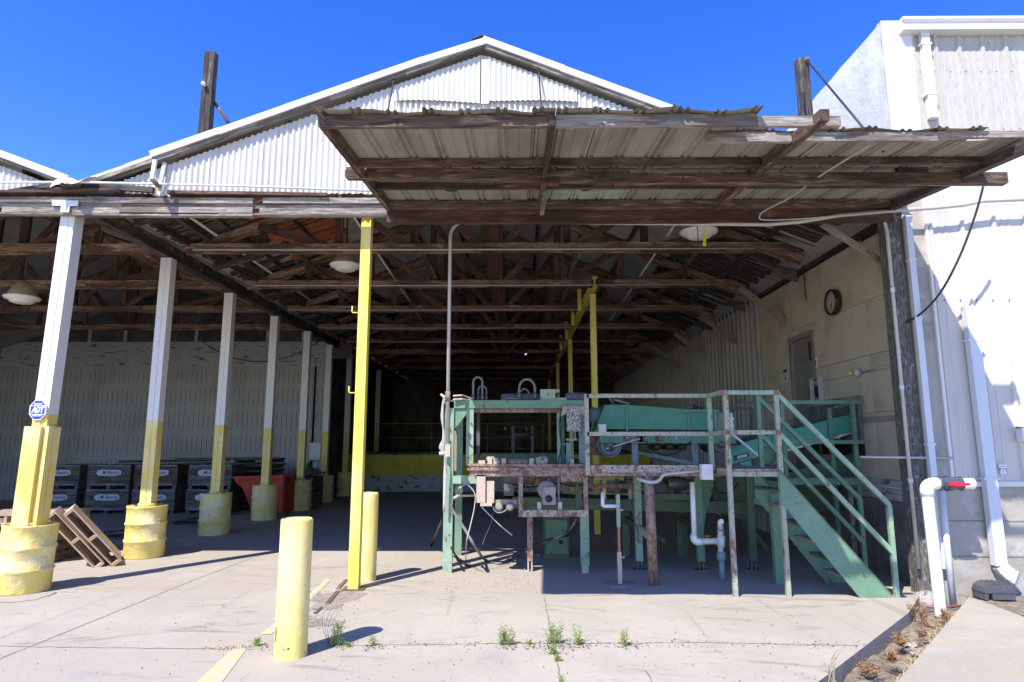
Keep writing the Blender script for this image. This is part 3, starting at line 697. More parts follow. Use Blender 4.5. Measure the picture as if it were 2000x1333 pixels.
add_text(mb, 'ADT', .095, c + V((0, -.0004, 0)), shear=.25, bold=.005, width=.16)
add_text(mb, 'Secured by', .032, c + V((0, 0, .075)), width=.10, bold=.001); add_text(mb, '1-800-ADT', .024, c + V((0, 0, -.07)), width=.12, bold=.001)
mb.build('sign_lettering', 'sign_white', t)
# ------------------------------------------------------------------ yellow steel post with hooks, bollards
b0 = G(689, 1153); b0 = V((b0.x, b0.y + .06, 0))
t = thing('steel_post', 'tall bright yellow steel post with two small hooks in front of the shed', 'post', b0)
zt2 = P(712, 399, b0.y - .06).z
MB().bar(b0 + V((0, 0, .012)), b0 + V((0, 0, zt2)), .125, .125, up=(0, 1, 0)).build('column', 'yellow_steel', t)
MB().box(b0.x - .13, b0.x + .13, b0.y - .13, b0.y + .12, .0, .012).build('base_plate', 'bark_plate', t)
for py in (612, 768):
    z = P(690, py, b0.y).z; x = b0.x - .063
    MB().tube([(x + .01, b0.y - .03, z), (x - .075, b0.y - .03, z), (x - .085, b0.y - .03, z + .012), (x - .085, b0.y - .03, z + .085)], .008).build('hook', 'yellow_steel', t)
def bollard(c, r, h, label):
    t = thing('bollard', label, 'bollard', c, 'yellow bollards')
    MB().lathe([(r * 1.01, 0), (r, .01), (r, h - .02), (r - .004, h - .006), (r - .014, h)], c, 44, cap=False).build('pipe', 'yellow_bollard', t)
    MB().lathe([(r - .014, h), (r * .9, h - .012), (r * .6, h + .004), (.001, h + .012)], c, 44, cap=False).build('concrete_cap', 'yellow_bollard', t)
    return t
M['yellow_bollard'] = mat('pale yellow bollard paint', (.80, .64, .20), [((.46, .37, .17), 'o', (16, 16, 1.3), .56, .70, .45), ((.34, .27, .15), 'o', (7, 7, 4), .63, .70, .5), ((.82, .69, .33), 'o', 2.0, .42, .66, .8), ((.82, .60, .06), 'o', (4, 4, 3), .60, .72, .7), ((.16, .09, .04), 'o', (10, 10, 5), .70, .74, .9)], .55, [('o', 9.0, .008)])
c = G(556, 1291); r = .132
near_b = bollard(c + V((0, r, 0)), r, P(568, 1016, c.y).z, 'large yellow bollard standing in front in full sun')
c = G(711, 1138); bollard(c + V((0, .125, 0)), .122, P(714, 964, c.y).z, 'smaller yellow bollard right behind the tall yellow steel post')
def rust_spot(b, r, a0, a1, z0, z1, m, name):
    mb = MB(); rows = []; n = 10
    for i in range(n + 1):
        a = a0 + (a1 - a0) * i / n; e = math.sin(PI * i / n) ** .6
        zc_ = (z0 + z1) / 2; hh = (z1 - z0) / 2 * e * R.uniform(.7, 1.1)
        rows.append([(b.location.x + (r + .0015) * math.cos(a), b.location.y + (r + .0015) * math.sin(a), z) for z in (zc_ - hh, zc_, zc_ + hh)])
    mb.strip(rows).build(name, m, b)
rust_spot(near_b, r, -2.52, -2.28, .12, .26, 'bark_plate', 'rust_spot')
for k in range(9): a = R.uniform(-2.9, -.3); z = R.uniform(.02, .10) if k < 6 else R.uniform(.4, .9); rust_spot(near_b, r, a, a + R.uniform(.03, .12), z, z + R.uniform(.01, .05), 'bark_plate' if k % 2 else 'lamp_tan', 'paint_chip')


# ------------------------------------------------------------------ back-left board wall
YW = 20.4
zw = P(300, 668, YW).z; xr_ = P(646, 700, YW).x
t = thing('board_wall', 'dirty white board wall behind the stacked bins', 'wall', (-10.5, YW, 0))
mb = MB(); mb.box(VX2 - .75, xr_, YW, YW + .12, 0, zw); mb.build('boarding', 'boardwall', t)
MB().box(xr_ - .14, xr_ + .005, YW - .035, YW - .003, 0, zw - .01).build('corner_board', 'peel_white', t)
mb = MB()
for k in range(4): mb.box(VX2 - .7, xr_ - .01, YW - .014, YW - .003, zw - .22 - .19 * k, zw - .06 - .19 * k)
mb.build('top_board', 'peel_white', t)
mb = MB()
for k in range(9): mb.bar((xr_ - .9 - 1.15 * k, YW, zw), (xr_ - .9 - 1.15 * k, YW, zw + .5), .11, .05, up=(0, 1, 0)); 
mb.build('stub_stud', 'peel_white', t)
solo(MB().tube(sag(P(395, 668, YW - .05), P(640, 655, YW - .05), .75, 20), .012, 5), 'slack_cable', 'hose_black', 'thin slack cable drooping across the white board wall', 'cable', loc=P(395, 668, YW - .05))
c = P(617, 882, YW - .1)
t = thing('switch_box', 'grey electrical switch box with red lever on the board wall', 'switch box', c)
MB().box(c.x - .17, c.x + .17, c.y - .1, c.y + .08, c.z - .26, c.z + .26).build('box', 'conduit_white', t)
MB().box(c.x + .18, c.x + .22, c.y - .14, c.y - .05, c.z - .2, c.z + .22).build('lever', 'red_plastic', t)
for k in range(3):
    MB().lathe([(.075, 0), (.07, .05), (.03, .055)], (c.x - .2 + .18 * k, c.y + .05, c.z - .42), 14, 'y').build('socket', 'white_box' if k else 'black', t)

# ------------------------------------------------------------------ loading dock at the back
YD = 23.9; zd = 1.42
t = thing('loading_dock', 'dull yellow fronted concrete loading dock at the dark rear', 'loading dock', (-1, YD, 0))
MB().box(-6.2, XW - .05, YD, YD + 8, 0, zd - .1).build('base', 'white_base', t)
mb = MB()
x = -6.2
for wd in (1.9, 3.2, 2.6, 3.3):
    mb.box(x, min(x + wd - .012, XW - .06), YD - .03, YD - .002, .56, zd - .12); x += wd
mb.build('front_panel', 'yellow_wall', t)
MB().box(-6.25, XW - .06, YD - .07, YD + 8, zd - .098, zd).build('deck_slab', 'timber_dark', t)
mb = MB()
for z in (.5, 1.02): mb.tube([(-5.2, YD + .1, zd + z), (3, YD + .1, zd + z)], .014, 6)
mb.build('guard_rail', 'rail_dark', t)
for k in range(5):
    x = -5.2 + 2.05 * k
    MB().tube([(x, YD + .1, zd), (x, YD + .1, zd + 1.02)], .016, 6).build('rail_post', 'rail_dark', t)
# a dim wheeled frame and rack on the dock
t = thing('hand_truck', 'dark upright wheeled frame standing on the rear dock', 'hand truck', (.05, YD + .5, zd))
mb = MB(); c = P(1005, 880, YD + .6)
for dx in (-.42, -.25, .35, .55): mb.tube([(c.x + dx, YD + .6, zd), (c.x + dx, YD + .6, zd + .95)], .035, 7)
for z in (.1, .55, .9): mb.bar((c.x - .45, YD + .6, zd + z), (c.x + .58, YD + .6, zd + z), .05, .06)
mb.build('frame', 'dark_metal', t)
for dx in (-.34, .46): MB().lathe([(.02, -.04), (.09, -.04), (.09, .04), (.02, .04)], (c.x + dx, YD + .55, zd + .85), 16, 'y').build('roller', 'motor', t)
# ------------------------------------------------------------------ yellow overhead frame
ybp = [12.87, 18.6, 24.4, 31.0]
t = thing('conveyor_frame', 'yellow steel frame of posts and overhead rail inside the shed', 'frame', (1.5, 12.87, 0))
xz = G(1168, 1045).x + .0
zbm = P(1160, 566, 12.87).z
for y in ybp[:2]: MB().bar((xz, y, 0), (xz, y, zbm - .1), .115, .115, up=(0, 1, 0)).build('column', 'yellow_steel', t)
for y in ybp[2:]: MB().bar((xz, y, zd), (xz, y, zbm - .1), .115, .115, up=(0, 1, 0)).build('column', 'yellow_steel', t)
mb = MB(); mb.bar((xz, 12.4, zbm - .05), (xz, 31.2, zbm - .05), .09, .02); mb.bar((xz, 12.4, zbm + .05), (xz, 31.2, zbm + .05), .012, .17); mb.bar((xz, 12.4, zbm + .14), (xz, 31.2, zbm + .14), .09, .02)
mb.build('overhead_rail', 'yellow_steel', t)
for y in (14.6, 16.4, 18.6, 21.0): MB().bar((xz - .10, y, zbm - .1), (xz - .10, y, zbm + .42), .08, .1, up=(0, 1, 0)).build('hanger', 'yellow_steel', t)
# ------------------------------------------------------------------ right side walls inside
YP1 = 12.95
t = thing('plywood_wall', 'stained plywood side wall with a door and a round clock', 'wall', (XW, 10.4, 0))
ys = [8.12, 9.02, 10.24, 11.46, YP1]
zr_top = 4.62
ydo0, ydo1, zdo = 10.72, 11.52, 3.52
MB().box(XW + .03, XW + .2, 8.1, YB, 0, 5.0).build('backing', 'dark_metal', t)
MB().box(XW - .02, XW + .028, 8.1, YB, 4.66, 4.98).build('wall_head', 'timber_dark', t)
zlev = [1.25, 2.15, 2.95, 3.72, 4.62]
for i in range(4):
    for j in range(4):
        y0, y1, z0, z1 = ys[i] + .003, ys[i + 1] - .003, zlev[j] + .003, zlev[j + 1] - .003
        d = R.uniform(0, .006)
        if i == 2 and j <= 2:
            pass
        if y1 > ydo0 and y0 < ydo1 and z0 < zdo:
            parts = [(y0, min(y1, ydo0 - .08)), (max(y0, ydo1 + .08), y1)]
            for a, b in parts:
                if b - a > .04: MB().box(XW - d, XW + .025, a, b, z0, z1).build('panel', 'ply', t)
            if z1 > zdo + .09: MB().box(XW - d - .0006, XW + .025, max(y0, ydo0 - .08), min(y1, ydo1 + .08), zdo + .09, z1).build('panel', 'ply', t)
            continue
        MB().box(XW - d, XW + .025, y0, y1, z0, z1 - (.04 * (i == 0) if j == 3 else 0)).build('panel', 'ply', t)
d = MB().box(XW + .012, XW + .028, ydo0, ydo1, 1.3, zdo).build('door', 'door', t)
mb = MB(); mb.box(XW - .035, XW + .02, ydo0 - .08, ydo0 - .002, 1.3, zdo + .085); mb.box(XW - .035, XW + .02, ydo1 + .002, ydo1 + .08, 1.3, zdo + .085); mb.box(XW - .036, XW + .02, ydo0 - .0015, ydo1 + .0015, zdo + .002, zdo + .086)
mb.build('frame', 'frame_ply', d)
MB().tube([(XW - .06, ydo0 + .08, 2.28), (XW + .02, ydo0 + .08, 2.28)], .025).build('handle', 'dark_metal', d)
mb = MB(); mb.box(XW - .012, XW + .004, 8.1, 8.2, 1.28, 4.6); mb.build('edge_batten', 'timber_dark', t)
MB().box(XW - .035, XW + .02, 8.3, 10.0, 2.02, 2.09).build('ledge', 'frame_ply', t)
# opening where the incline conveyor leaves, its dark inside painted as a black plate
mb = MB()
ya, yb_, za, zb_ = W(1690, 870, XW).y, W(1588, 870, XW).y, 1.55, W(1640, 790, XW).z
MB().box(XW - .012, XW - .008, ya, yb_, za, zb_).build('opening_black_plate', 'black', t)
mb = MB(); 
for k in range(16): mb.bar((XW - .03, ya + (yb_ - ya) * k / 15, za + .2), (XW - .03, ya + (yb_ - ya) * k / 15, zb_ - .01), .07, .006, up=(0, 1, 0))
mb.build('strip_curtain', 'hose', t)
mb = MB(); mb.box(XW - .05, XW + .0, ya - .06, yb_ + .06, zb_ + .002, zb_ + .09); mb.build('opening_lintel', 'frame_ply', t)
mb = MB()
z = .0
MB().box(XW - .05, XW + .02, 8.12, YP1, 0, .98).build('foundation', 'dark_found', t)
for k in range(3): MB().box(XW - .008 - .004 * k, XW + .02, 8.12, 9.9, .985 + .09 * k, 1.068 + .09 * k).build('siding_board', 'peel_white', t)
MB().tube([(XW - .05, 8.2, 1.16), (XW - .05, 9.9, 1.16)], .018).build('rail', 'conduit', t)
# clock
c = W(1635, 591, XW); c.x = XW - .012
t = thing('wall_clock', 'round wall clock with black rim on the plywood wall', 'clock', c)
MB().lathe([(.001, -.02), (.195, -.02), (.205, -.05), (.20, -.10), (.175, -.105), (.168, -.075)], c, 40, 'x', cap=False).build('rim', 'black', t)
MB().lathe([(.172, -.07), (.001, -.07)], c, 40, 'x', cap=False).build('dial', 'clock_face', t)
mb = MB(); cc = c + V((-.0735, 0, 0))
for k in range(12):
    a = k * PI / 6
    add_text(mb, str(12 if k == 0 else k), .042, cc + V((0, -math.sin(a) * .135, math.cos(a) * .135)), ax=(0, -1, 0), ay=(0, 0, 1))
for a, l, wd in ((math.radians(215), .085, .014), (math.radians(185), .125, .009)):
    mb.bar(cc + V((-.002, 0, 0)), cc + V((-.002, -math.sin(a) * l, math.cos(a) * l)), wd, .003, up=(1, 0, 0))
mb.build('numerals_and_hands', 'ink', t)
# notices by the door
def notice(name, px0, py0, px1, py1, m, label, marks=None, dark='sign_dark'):
    a, b = W(px0, py0, XW), W(px1, py1, XW); y0, y1 = min(a.y, b.y), max(a.y, b.y); z0, z1 = min(a.z, b.z), max(a.z, b.z)
    t = thing(name, label, 'sign', (XW - .01, (y0 + y1) / 2, (z0 + z1) / 2))
    MB().box(XW - .018, XW - .010, y0, y1, z0, z1).build('plate', m, t)
    if marks:
        mb = MB()
        for (u0, u1, v0, v1) in marks: mb.box(XW - .020, XW - .0185, y0 + (y1 - y0) * u0, y0 + (y1 - y0) * u1, z0 + (z1 - z0) * v0, z0 + (z1 - z0) * v1)
        mb.build('print', dark, t)
notice('notice', 1580, 668, 1591, 703, 'sign_red', 'dark red notice board fixed at the door head')
notice('notice', 1588, 702, 1598, 718, 'sign_white', 'white notice with faint rows of print below the red one', [(.15, .4, .15, .85), (.55, .62, .2, .8), (.75, .82, .2, .8)])
notice('notice', 1531, 722, 1541, 745, 'white_box', 'small notice with black header left of the door', [(.05, .95, .7, .97), (.15, .85, .5, .56), (.35, .65, .12, .42)])
t = thing('fuse_box', 'small open grey fuse box right of the door', 'fuse box', W(1602, 762, XW))
c = W(1602, 762, XW); mb = MB()
mb.box(XW - .02, XW - .012, c.y - .15, c.y + .15, c.z - .19, c.z + .19)
for s in (-1, 1): mb.box(XW - .10, XW - .021, c.y + s * .15 - .008, c.y + s * .15 + .008, c.z - .19, c.z + .19)
for s in (-1, 1): mb.box(XW - .10, XW - .021, c.y - .141, c.y + .141, c.z + s * .19 - .008, c.z + s * .19 + .008)
mb.build('case', 'conduit', t); MB().box(XW - .08, XW - .022, c.y - .09, c.y + .03, c.z - .12, c.z + .06).build('breaker', 'black', t)
t = thing('wall_conduit', 'thin conduit with round junction box along the plywood wall', 'conduit', W(1675, 728, XW))
mb = MB(); mb.tube([W(1752, 712, XW - .03), W(1684, 728, XW - .03)], .016); mb.tube([W(1672, 730, XW - .03), W(1596, 746, XW - .03), W(1588, 750, XW - .03), W(1588, 772, XW - .03)], .011)
mb.build('pipe', 'conduit', t); c = W(1677, 728, XW - .02)
MB().lathe([(.001, -.07), (.05, -.068), (.065, -.05), (.065, .01)], c, 14, 'x').build('junction_box', 'conduit', t)
c = W(1660, 729, XW - .04); MB().lathe([(.001, -.02), (.03, -.02), (.03, .02), (.001, .02)], c, 8, 'x').build('yellow_tag', 'yellow_flag', t)
c = W(1588, 768, XW - .02); MB().box(c.x - .06, c.x + .005, c.y - .06, c.y + .06, c.z - .07, c.z + .07).build('switch', 'motor', t)
c = W(1568, 508, XW - .04); t = thing('outlet_box', 'small round junction box high on the plywood wall', 'junction box', c)
MB().lathe([(.001, -.05), (.06, -.05), (.07, .04), (.001, .04)], c, 14, 'x').build('box', 'conduit', t); MB().tube([c, c + V((0, 0, -.7))], .008).build('wire', 'hose_black', t)
# corrugated inner wall
mb = MB(); rows = []; y = YP1; k = 0
while y < YB:
    amp = .045; ph = (k % 6)
    rows.append([(XW - (.0, .0, amp, amp, amp, 0)[ph] , y, .0), (XW - (.0, .0, amp, amp, amp, 0)[ph], y, 5.2)]); y += (.085, .02, .035, .035, .02, .085)[ph]; k += 1
solo(mb.strip(rows, False), 'corrugated_wall', 'corr_in', 'dusty ribbed metal side wall receding into the dark', 'wall', loc=(XW, 20, 0))
# ------------------------------------------------------------------ canopy
YH = FY - .12
XL = P(758, 411, YH).x; XR = P(1738, 411, YH).x
YL = W(627, 246, XL).y
zf, zb_r = W(627, 246, XL).z, P(758, 411, YH).z
def zb(y): return zf + (zb_r - zf) * (y - YL) / (YH - YL)
RH = .095
can = thing('canopy', 'sagging flat metal canopy on weathered timbers over the machine', 'canopy', (1.5, YH, zb_r))
xm1, xm2 = P(1055, 428, YH).x, P(1397, 430, YH).x
yr2 = YL + .42
def rafter(x, y0, y1, m='timber', w=.055, dz=0, name='rafter'):
    return MB().bar((x, y0, zb(y0) + RH / 2 + dz), (x, y1, zb(y1) + RH / 2 + dz), w, RH).build(name, m, can)
rafter(XL, YL, YH, 'timber'); rafter(xm1, YL - .02, YH - .25, 'timber', .05, -.012); rafter(xm2, YL - .12, YH - .05, 'timber', .075, -.02); rafter(XR, W(2040, 296, XR).y - .5, YH, 'timber_dark', .09, -.03)
rafter(xm1 + .02, YH - .85, YH - .08, 'timber_grey', .05, -.09)
rows_y = [YL + .03, W(700, 318, XL).y if False else YL + 1.12, YL + 1.92, YH - .09]
def purl(y, x0, x1, m, h=.07, w=.045, dz=0, tilt=0):
    return MB().bar((x0, y, zb(y) + RH - h / 2 - .003 + dz), (x1, y, zb(y) + RH - h / 2 - .003 + dz + tilt), w, h).build('purlin', m, can)
purl(rows_y[0], XL - .02, xm1 - .03, 'timber', .10); purl(rows_y[0], xm1 + .03, P(1480, 240, YL).x, 'timber_grey', .10)  # front purlin darker on the left, the sheet's shade put into its timber
purl(rows_y[0] + .005, P(1481, 240, YL).x, P(1645, 246, YL).x, 'timber_grey', .085, .05, -.02)
purl(yr2, P(1378, 272, yr2).x, xm2 - .045, 'timber_grey', .085, .045, -.01); purl(yr2, xm2 + .045, P(1830, 275, yr2).x, 'timber_grey', .08, .045, -.01); purl(yr2 + .004, P(1830, 275, yr2).x + .004, XR + .6, 'timber_grey', .06, .045, -.0)
for k, y in ((1, rows_y[1]), (2, rows_y[2])):
    purl(y, XL + .03, xm1 - .03, 'timber'); purl(y, xm1 + .03, xm2 - .045, 'timber'); purl(y, xm2 + .045, XR - .02, 'timber' if k == 1 else 'timber_dark')
purl(rows_y[3], XL + .03, XR - .05, 'timber', .09, .05)
# long beam slung under the rafters
yb2 = 6.42
MB().bar((P(678, 340, yb2).x, yb2, P(678, 340, yb2).z), (P(1230, 348, yb2).x, yb2, P(1230, 348, yb2).z), .09, .115).build('sling_beam', 'timber', can)
MB().bar((P(1200, 350, yb2).x, yb2 + .0, P(1200, 350, yb2).z - .004), (P(1963, 350, yb2).x, yb2 + .003, P(1963, 350, yb2).z), .088, .118).build('sling_beam', 'timber', can)
MB().box(P(1055, 350, yb2).x, P(1092, 350, yb2).x, yb2 - .05, yb2 + .052, P(1070, 361, yb2).z, P(1070, 350, yb2).z).build('splice_block', 'timber_red', can)
MB().box(P(676, 350, yb2).x, P(709, 350, yb2).x, yb2 - .05, yb2 + .052, P(690, 348, yb2).z, P(690, 336, yb2).z).build('splice_block', 'timber_red', can)
for a in (1752,): MB().box(P(a, 330, yb2).x, P(a + 58, 330, yb2).x, yb2 - .03, yb2 + .04, P(a, 343, yb2).z, P(a, 318, yb2).z).build('packing_block', 'timber_dark', can)
# header at the shed front
MB().box(XL - .02, XR + .05, YH + .02, YH + .11, P(1000, 433, YH).z, zb_r + RH - .02).build('header', 'timber_red', can)
MB().box(XL - .02, XW - .03, FY - .035, FY + .025, zb_r + RH - .015, zgb + .06).build('sun_gap_filler', 'galv', can)  # unseen strip added to keep sun from leaking in above the header
MB().bar((XL + .05, YH - .01, zb_r + RH - .06), (XR - .1, YH - .01, zb_r + RH - .05), .05, .07).build('ledger', 'timber', can)
# ribbed roofing sheets, one mesh per sheet (pairs of small ribs every 30 cm)
def sheet(x0, x1, y0, y1, seed, m='can_sheet', curl=0):
    rr = random.Random(seed); prof = [(0, 0), (.012, .018), (.030, .018), (.042, 0), (.060, 0), (.072, .018), (.090, .018), (.102, 0), (.19, .0), (.195, .005), (.2, 0), (.295, 0)]
    xs = []; x = x0
    while x < x1:
        for a, b in prof:
            if x + a < x1: xs.append((x + a, b))
        x += .30
    xs.append((x1, 0)); rows = []
    base = .006 + rr.uniform(0, .006); ny = 7
    for (xx, h) in xs:
        col = []
        for j in range(ny + 1):
            y = y0 + (y1 - y0) * j / ny
            e = max(0, 1 - j / 1.0)
            col.append((xx, y + e * (.02 * math.sin(xx * 5 + seed) + rr.uniform(-.004, .004)), zb(y) + RH + base + h + e * (.014 * math.sin(xx * 9 + seed * 3)) + e * curl * max(0, 1 - abs(xx - x0) / .25)))
        rows.append(col)
    return MB().strip(rows, False).build('roof_sheet', m, can)
xs = XL - .06; seed = 0
while xs < xm1 - .1:
    sheet(xs, min(xs + .93, xm1 + .03), YL - .07, YH + .1, seed, curl=.03 if seed == 0 else 0); xs += .90; seed += 1
x2 = P(1480, 232, YL).x; xs = xm1 + .03
for wd, m in ((.34, 'can_sheet'), (.66, 'can_sheet'), (x2 - xm1 - 1.03, 'can_sheet')):
    sheet(xs, xs + wd + .02, YL - .07, rows_y[2] + .1, seed, m); seed += 1
    sheet(xs, xs + wd + .02, rows_y[2] - .02, YH + .1, seed, 'can_green' if wd in (.34, .66) else m); xs += wd; seed += 1
xs = x2 - .1; xe = P(1928, 280, yr2).x
while xs < xe - .1:
    xl_ = min(xs + .93, xe); sheet(xs, xl_, yr2 - .06, YH + .1, seed); xs += .90; seed += 1
sheet(xl_ - .12, XR + .16, yr2 + .22, YH + .1, seed + 2)
# torn patch hanging in the sheet
c = P(1143, 396, 7.3); MB().strip([[(c.x - .12, 7.12, zb(7.12) + .10), (c.x - .03, 7.1, zb(7.1) + .055), (c.x + .1, 7.13, zb(7.13) + .09)], [(c.x - .13, 7.3, zb(7.3) + .09), (c.x, 7.32, zb(7.3) + .05), (c.x + .12, 7.3, zb(7.3) + .10)]], False).build('torn_flap', 'can_green', can)
c = P(880, 376, 7.1); MB().lathe([(.001, 0), (.07, .001)], (c.x, 7.15, zb(7.15) + RH + .001), 12, wob=.12, cap=False).build('rust_hole', 'dark_metal', can)
# small white clamp fitting on the left rafter
c = W(705, 306, XL + .03); t = thing('clamp_light', 'small white clamp fitting on the left canopy rafter', 'fitting', c)
mb = MB(); mb.box(c.x, c.x + .05, c.y - .03, c.y + .02, c.z - .02, c.z + .02); mb.box(c.x + .06, c.x + .10, c.y - .035, c.y + .015, c.z - .01, c.z + .035); mb.bar(c + V((.04, 0, -.02)), c + V((.05, 0, -.14)), .015, .015)
mb.build('body', 'sign_white', t); MB().tube([c + V((.05, 0, .02)), c + V((.03, .01, .06)), c + V((.0, .01, .04))], .008).build('clip', 'dark_metal', t)
# rods hanging the canopy from the gable
def rod(a, b, label, r=.011, m='dark_metal'):
    t = thing('tie_rod', label, 'tie rod', a, 'rods that hold up the canopy'); MB().tube([a, b], r, 6).build('rod', m, t)
    MB().lathe([(.02, -.03), (.03, -.01), (.03, .01), (.02, .03)], a, 8, 'y').build('eye_bolt', 'bark_plate', t); return t
rod(P(770, 152, FY - .05), V((P(736, 222, 6.9).x, 6.9, zb(6.9) + RH + .02)), 'thin steel rod from the gable to the left part of the canopy')
rod(P(1052, 136, FY - .05), V((P(1066, 219, 6.9).x, 6.9, zb(6.9) + RH + .02)), 'thin steel rod right of the gable ridge')
# roof poles
c = P(1570, 118, 8.05); xq = P(1578, 258, 8.05).x
t = thing('roof_pole', 'weathered timber mast behind the right part of the canopy', 'pole', (xq, 8.05, zr(xq)))
pole = MB().bar((xq, 8.05, zr(xq) - .3), (xq - .02, 8.05, c.z), .14, .13, up=(0, 1, 0)).build('mast', 'timber_dark', t)
MB().tube([V((xq + .02, 7.97, c.z - .05)), V((P(1722, 264, 5.9).x, 5.9, zb(5.9) + RH))], .013, 6).build('stay_rod', 'dark_metal', t)
MB().tube([V((xq - .05, 8.0, c.z - .5)), V((P(1549, 262, 6.6).x, 6.6, zb(6.6) + RH))], .018, 6).build('stay_rod', 'dark_metal', t)
MB().lathe([(.02, -.05), (.035, -.02), (.035, .03), (.015, .06)], (xq + .02, 7.97, c.z - .05), 8, 'y').build('eye_bolt', 'bark_plate', t)
yq = 8.6; c = P(413, 106, yq); c2 = P(399, 266, yq); xq = (c.x + c2.x) / 2
t = thing('roof_pole', 'dark timber mast standing behind the left roof slope', 'pole', (xq, yq, zr(xq)))
mb = MB(); mb.bar((xq - .035, yq, zr(xq) - .2), (xq - .03, yq, c.z), .07, .13, up=(0, 1, 0)); mb.bar((xq + .04, yq, zr(xq) - .2), (xq + .045, yq, c.z + .01), .072, .125, up=(0, 1, 0)); mb.build('mast', 'timber_dark', t)
MB().tube([V((xq + .05, yq + .06, P(420, 192, yq).z)), P(454, 252, yq + .05)], .026, 6).build('brace', 'bark_plate', t)
MB().lathe([(.03, 0), (.032, -.05), (.018, -.075)], (xq - .02, yq - .07, P(405, 172, yq).z), 10, 'y').build('insulator', 'sign_white', t)
# bracket on the gable, line across the gable
t = thing('gable_bracket', 'bent white metal bracket fixed to the gable below the left slope', 'bracket', P(305, 350, FY - .2))
MB().bar(P(303, 313, FY - .32), P(297, 350, FY - .32), .045, .03, up=(0, 1, 0)).build('outer_bar', 'trim', t); MB().bar(P(298, 352, FY - .32), P(311, 365, FY - .06), .05, .03).build('foot_bar', 'timber_pale', t); MB().bar(P(322, 318, FY - .05), P(310, 373, FY - .05), .05, .02, up=(0, 1, 0)).build('back_bar', 'conduit', t)
mb = MB(); mb.tube([P(-60, 357, FY - .09), P(150, 356, FY - .2), P(480, 364, FY - .09), P(740, 374, FY - .09)], .014, 6)
solo(mb, 'gable_conduit', 'conduit_white', 'thin pale conduit running across the foot of the white gable', 'conduit', loc=P(300, 358, FY - .09))
# big conduit: up from the machine and right along the header to the metal building
t = thing('feed_conduit', 'grey conduit bending from the machine along the canopy header', 'conduit', P(872, 790, 8.6))
YC = 8.72; xv = P(876, 700, YC).x; zc = P(1000, 435, YC - .4).z
pts = [V((xv, YC, P(872, 880, YC).z)), V((xv, YC, P(880, 480, YC).z))]
zz = P(905, 433, YC).z; r_ = .22
pts = [V((xv, YC, P(872, 880, YC).z)), V((xv, YC, zz - r_))] + arc((xv + r_, YC, zz - r_), r_, PI, PI / 2, (1, 0, 0), (0, 0, 1), 9)[1:] + [P(960, 433, 8.5), P(1200, 436, 8.0), P(1500, 439, 7.75), P(1560, 434, 7.74), P(1640, 421, 7.73), P(1730, 413, 7.72), P(1820, 407, 7.70), P(1880, 401, 7.70), P(1920, 393, 7.70), P(2100, 386, 7.70)]
MB().tube(pts, .024, 10).build('pipe', 'conduit', t)
for i in (1,): MB().tube([V((xv, YC, P(874, 765, YC).z)), V((xv, YC, P(873, 785, YC).z))], .036, 10).build('coupling', 'rust_heavy', t)
for px, py, y in ((962, 433, 8.5), (1265, 436, 7.93)): MB().tube([P(px - 7, py, y), P(px + 7, py, y - .01)], .031, 10).build('coupling', 'conduit', t)
t = thing('loop_conduit', 'thin conduit looping under the right part of the canopy', 'conduit', P(1490, 425, 7.6))
MB().tube(smooth_path([P(1700, 283, 5.55), P(1600, 345, 6.35), P(1545, 385, 7.1), P(1497, 410, 7.55), P(1484, 421, 7.62), P(1492, 430, 7.64), P(1560, 428, 7.66), P(1650, 421, 7.66), P(1745, 412, 7.66)], 4), .0095, 6).build('pipe', 'conduit', t)
t = thing('corner_conduit', 'grey conduit running down the dark timber corner post', 'conduit', P(1760, 700, 8.0))
xk = P(1750, 640, 7.8).x
MB().tube([P(1690, 424, 7.8), P(1715, 425, 7.8), V((xk - .02, 7.8, P(1730, 430, 7.8).z)), V((xk, 7.8, P(1735, 455, 7.8).z)), V((xk, 7.8, .3))], .021, 8).build('pipe', 'conduit', t)
for z in (3.6, 2.4, 1.3): MB().tube([(xk, 7.8, z - .03), (xk, 7.8, z + .03)], .028, 8).build('coupling', 'conduit_white', t)
# diagonal brace from header to plywood wall
solo(MB().bar(P(1605, 437, 8.05), P(1735, 520, 8.25), .05, .07), 'diagonal_brace', 'frame_ply', 'pale diagonal timber brace between canopy header and corner post', 'brace', loc=P(1670, 480, 8.1))
# dark timber corner post
xa, xb_ = P(1756, 700, FY).x, P(1789, 700, FY).x
solo(MB().bar(((xa + xb_) / 2, FY + .12, 0), ((xa + xb_) / 2, FY + .12, 4.75), xb_ - xa, .16, up=(0, 1, 0)), 'corner_post', 'timber_corner', 'dark weathered timber post at the shed corner beside the metal building', 'post', loc=((xa + xb_) / 2, FY + .12, 0))
# ------------------------------------------------------------------ metal clad building at the right
YBd = 7.86
xbl = P(1790, 700, YBd).x; xc = P(1836, 700, YBd).x
bl = thing('metal_building', 'white ribbed metal clad building on a concrete base', 'building', (xbl + 3, YBd, 0))
zbase = P(1900, 943, YBd).z; ztop = P(1900, 60, YBd).z
zsp = P(1900, 262, YBd).z
MB().box(xbl, xbl + 14, YBd + .02, YBd + .4, -.2, zbase).build('concrete_base', 'block_wall', bl)
mb = MB()
for z in (.42, .82): mb.box(xbl + .1, xbl + 14, YBd + .012, YBd + .0205, z, z + .01)
mb.build('board_mark', 'joint', bl)
MB().box(xbl, xc, YBd + .01, YBd + .3, zbase + .002, zsp).build('concrete_pier', 'block_wall', bl)
MB().box(xc - .03, xc + .005, YBd - .03, YBd + .009, zbase, zsp).build('edge_trim', 'trim', bl)
MB().box(xc - .02, xbl + 14, YBd - .03, YBd + .05, zbase - .045, zbase + .012).build('base_flashing', 'trim', bl)
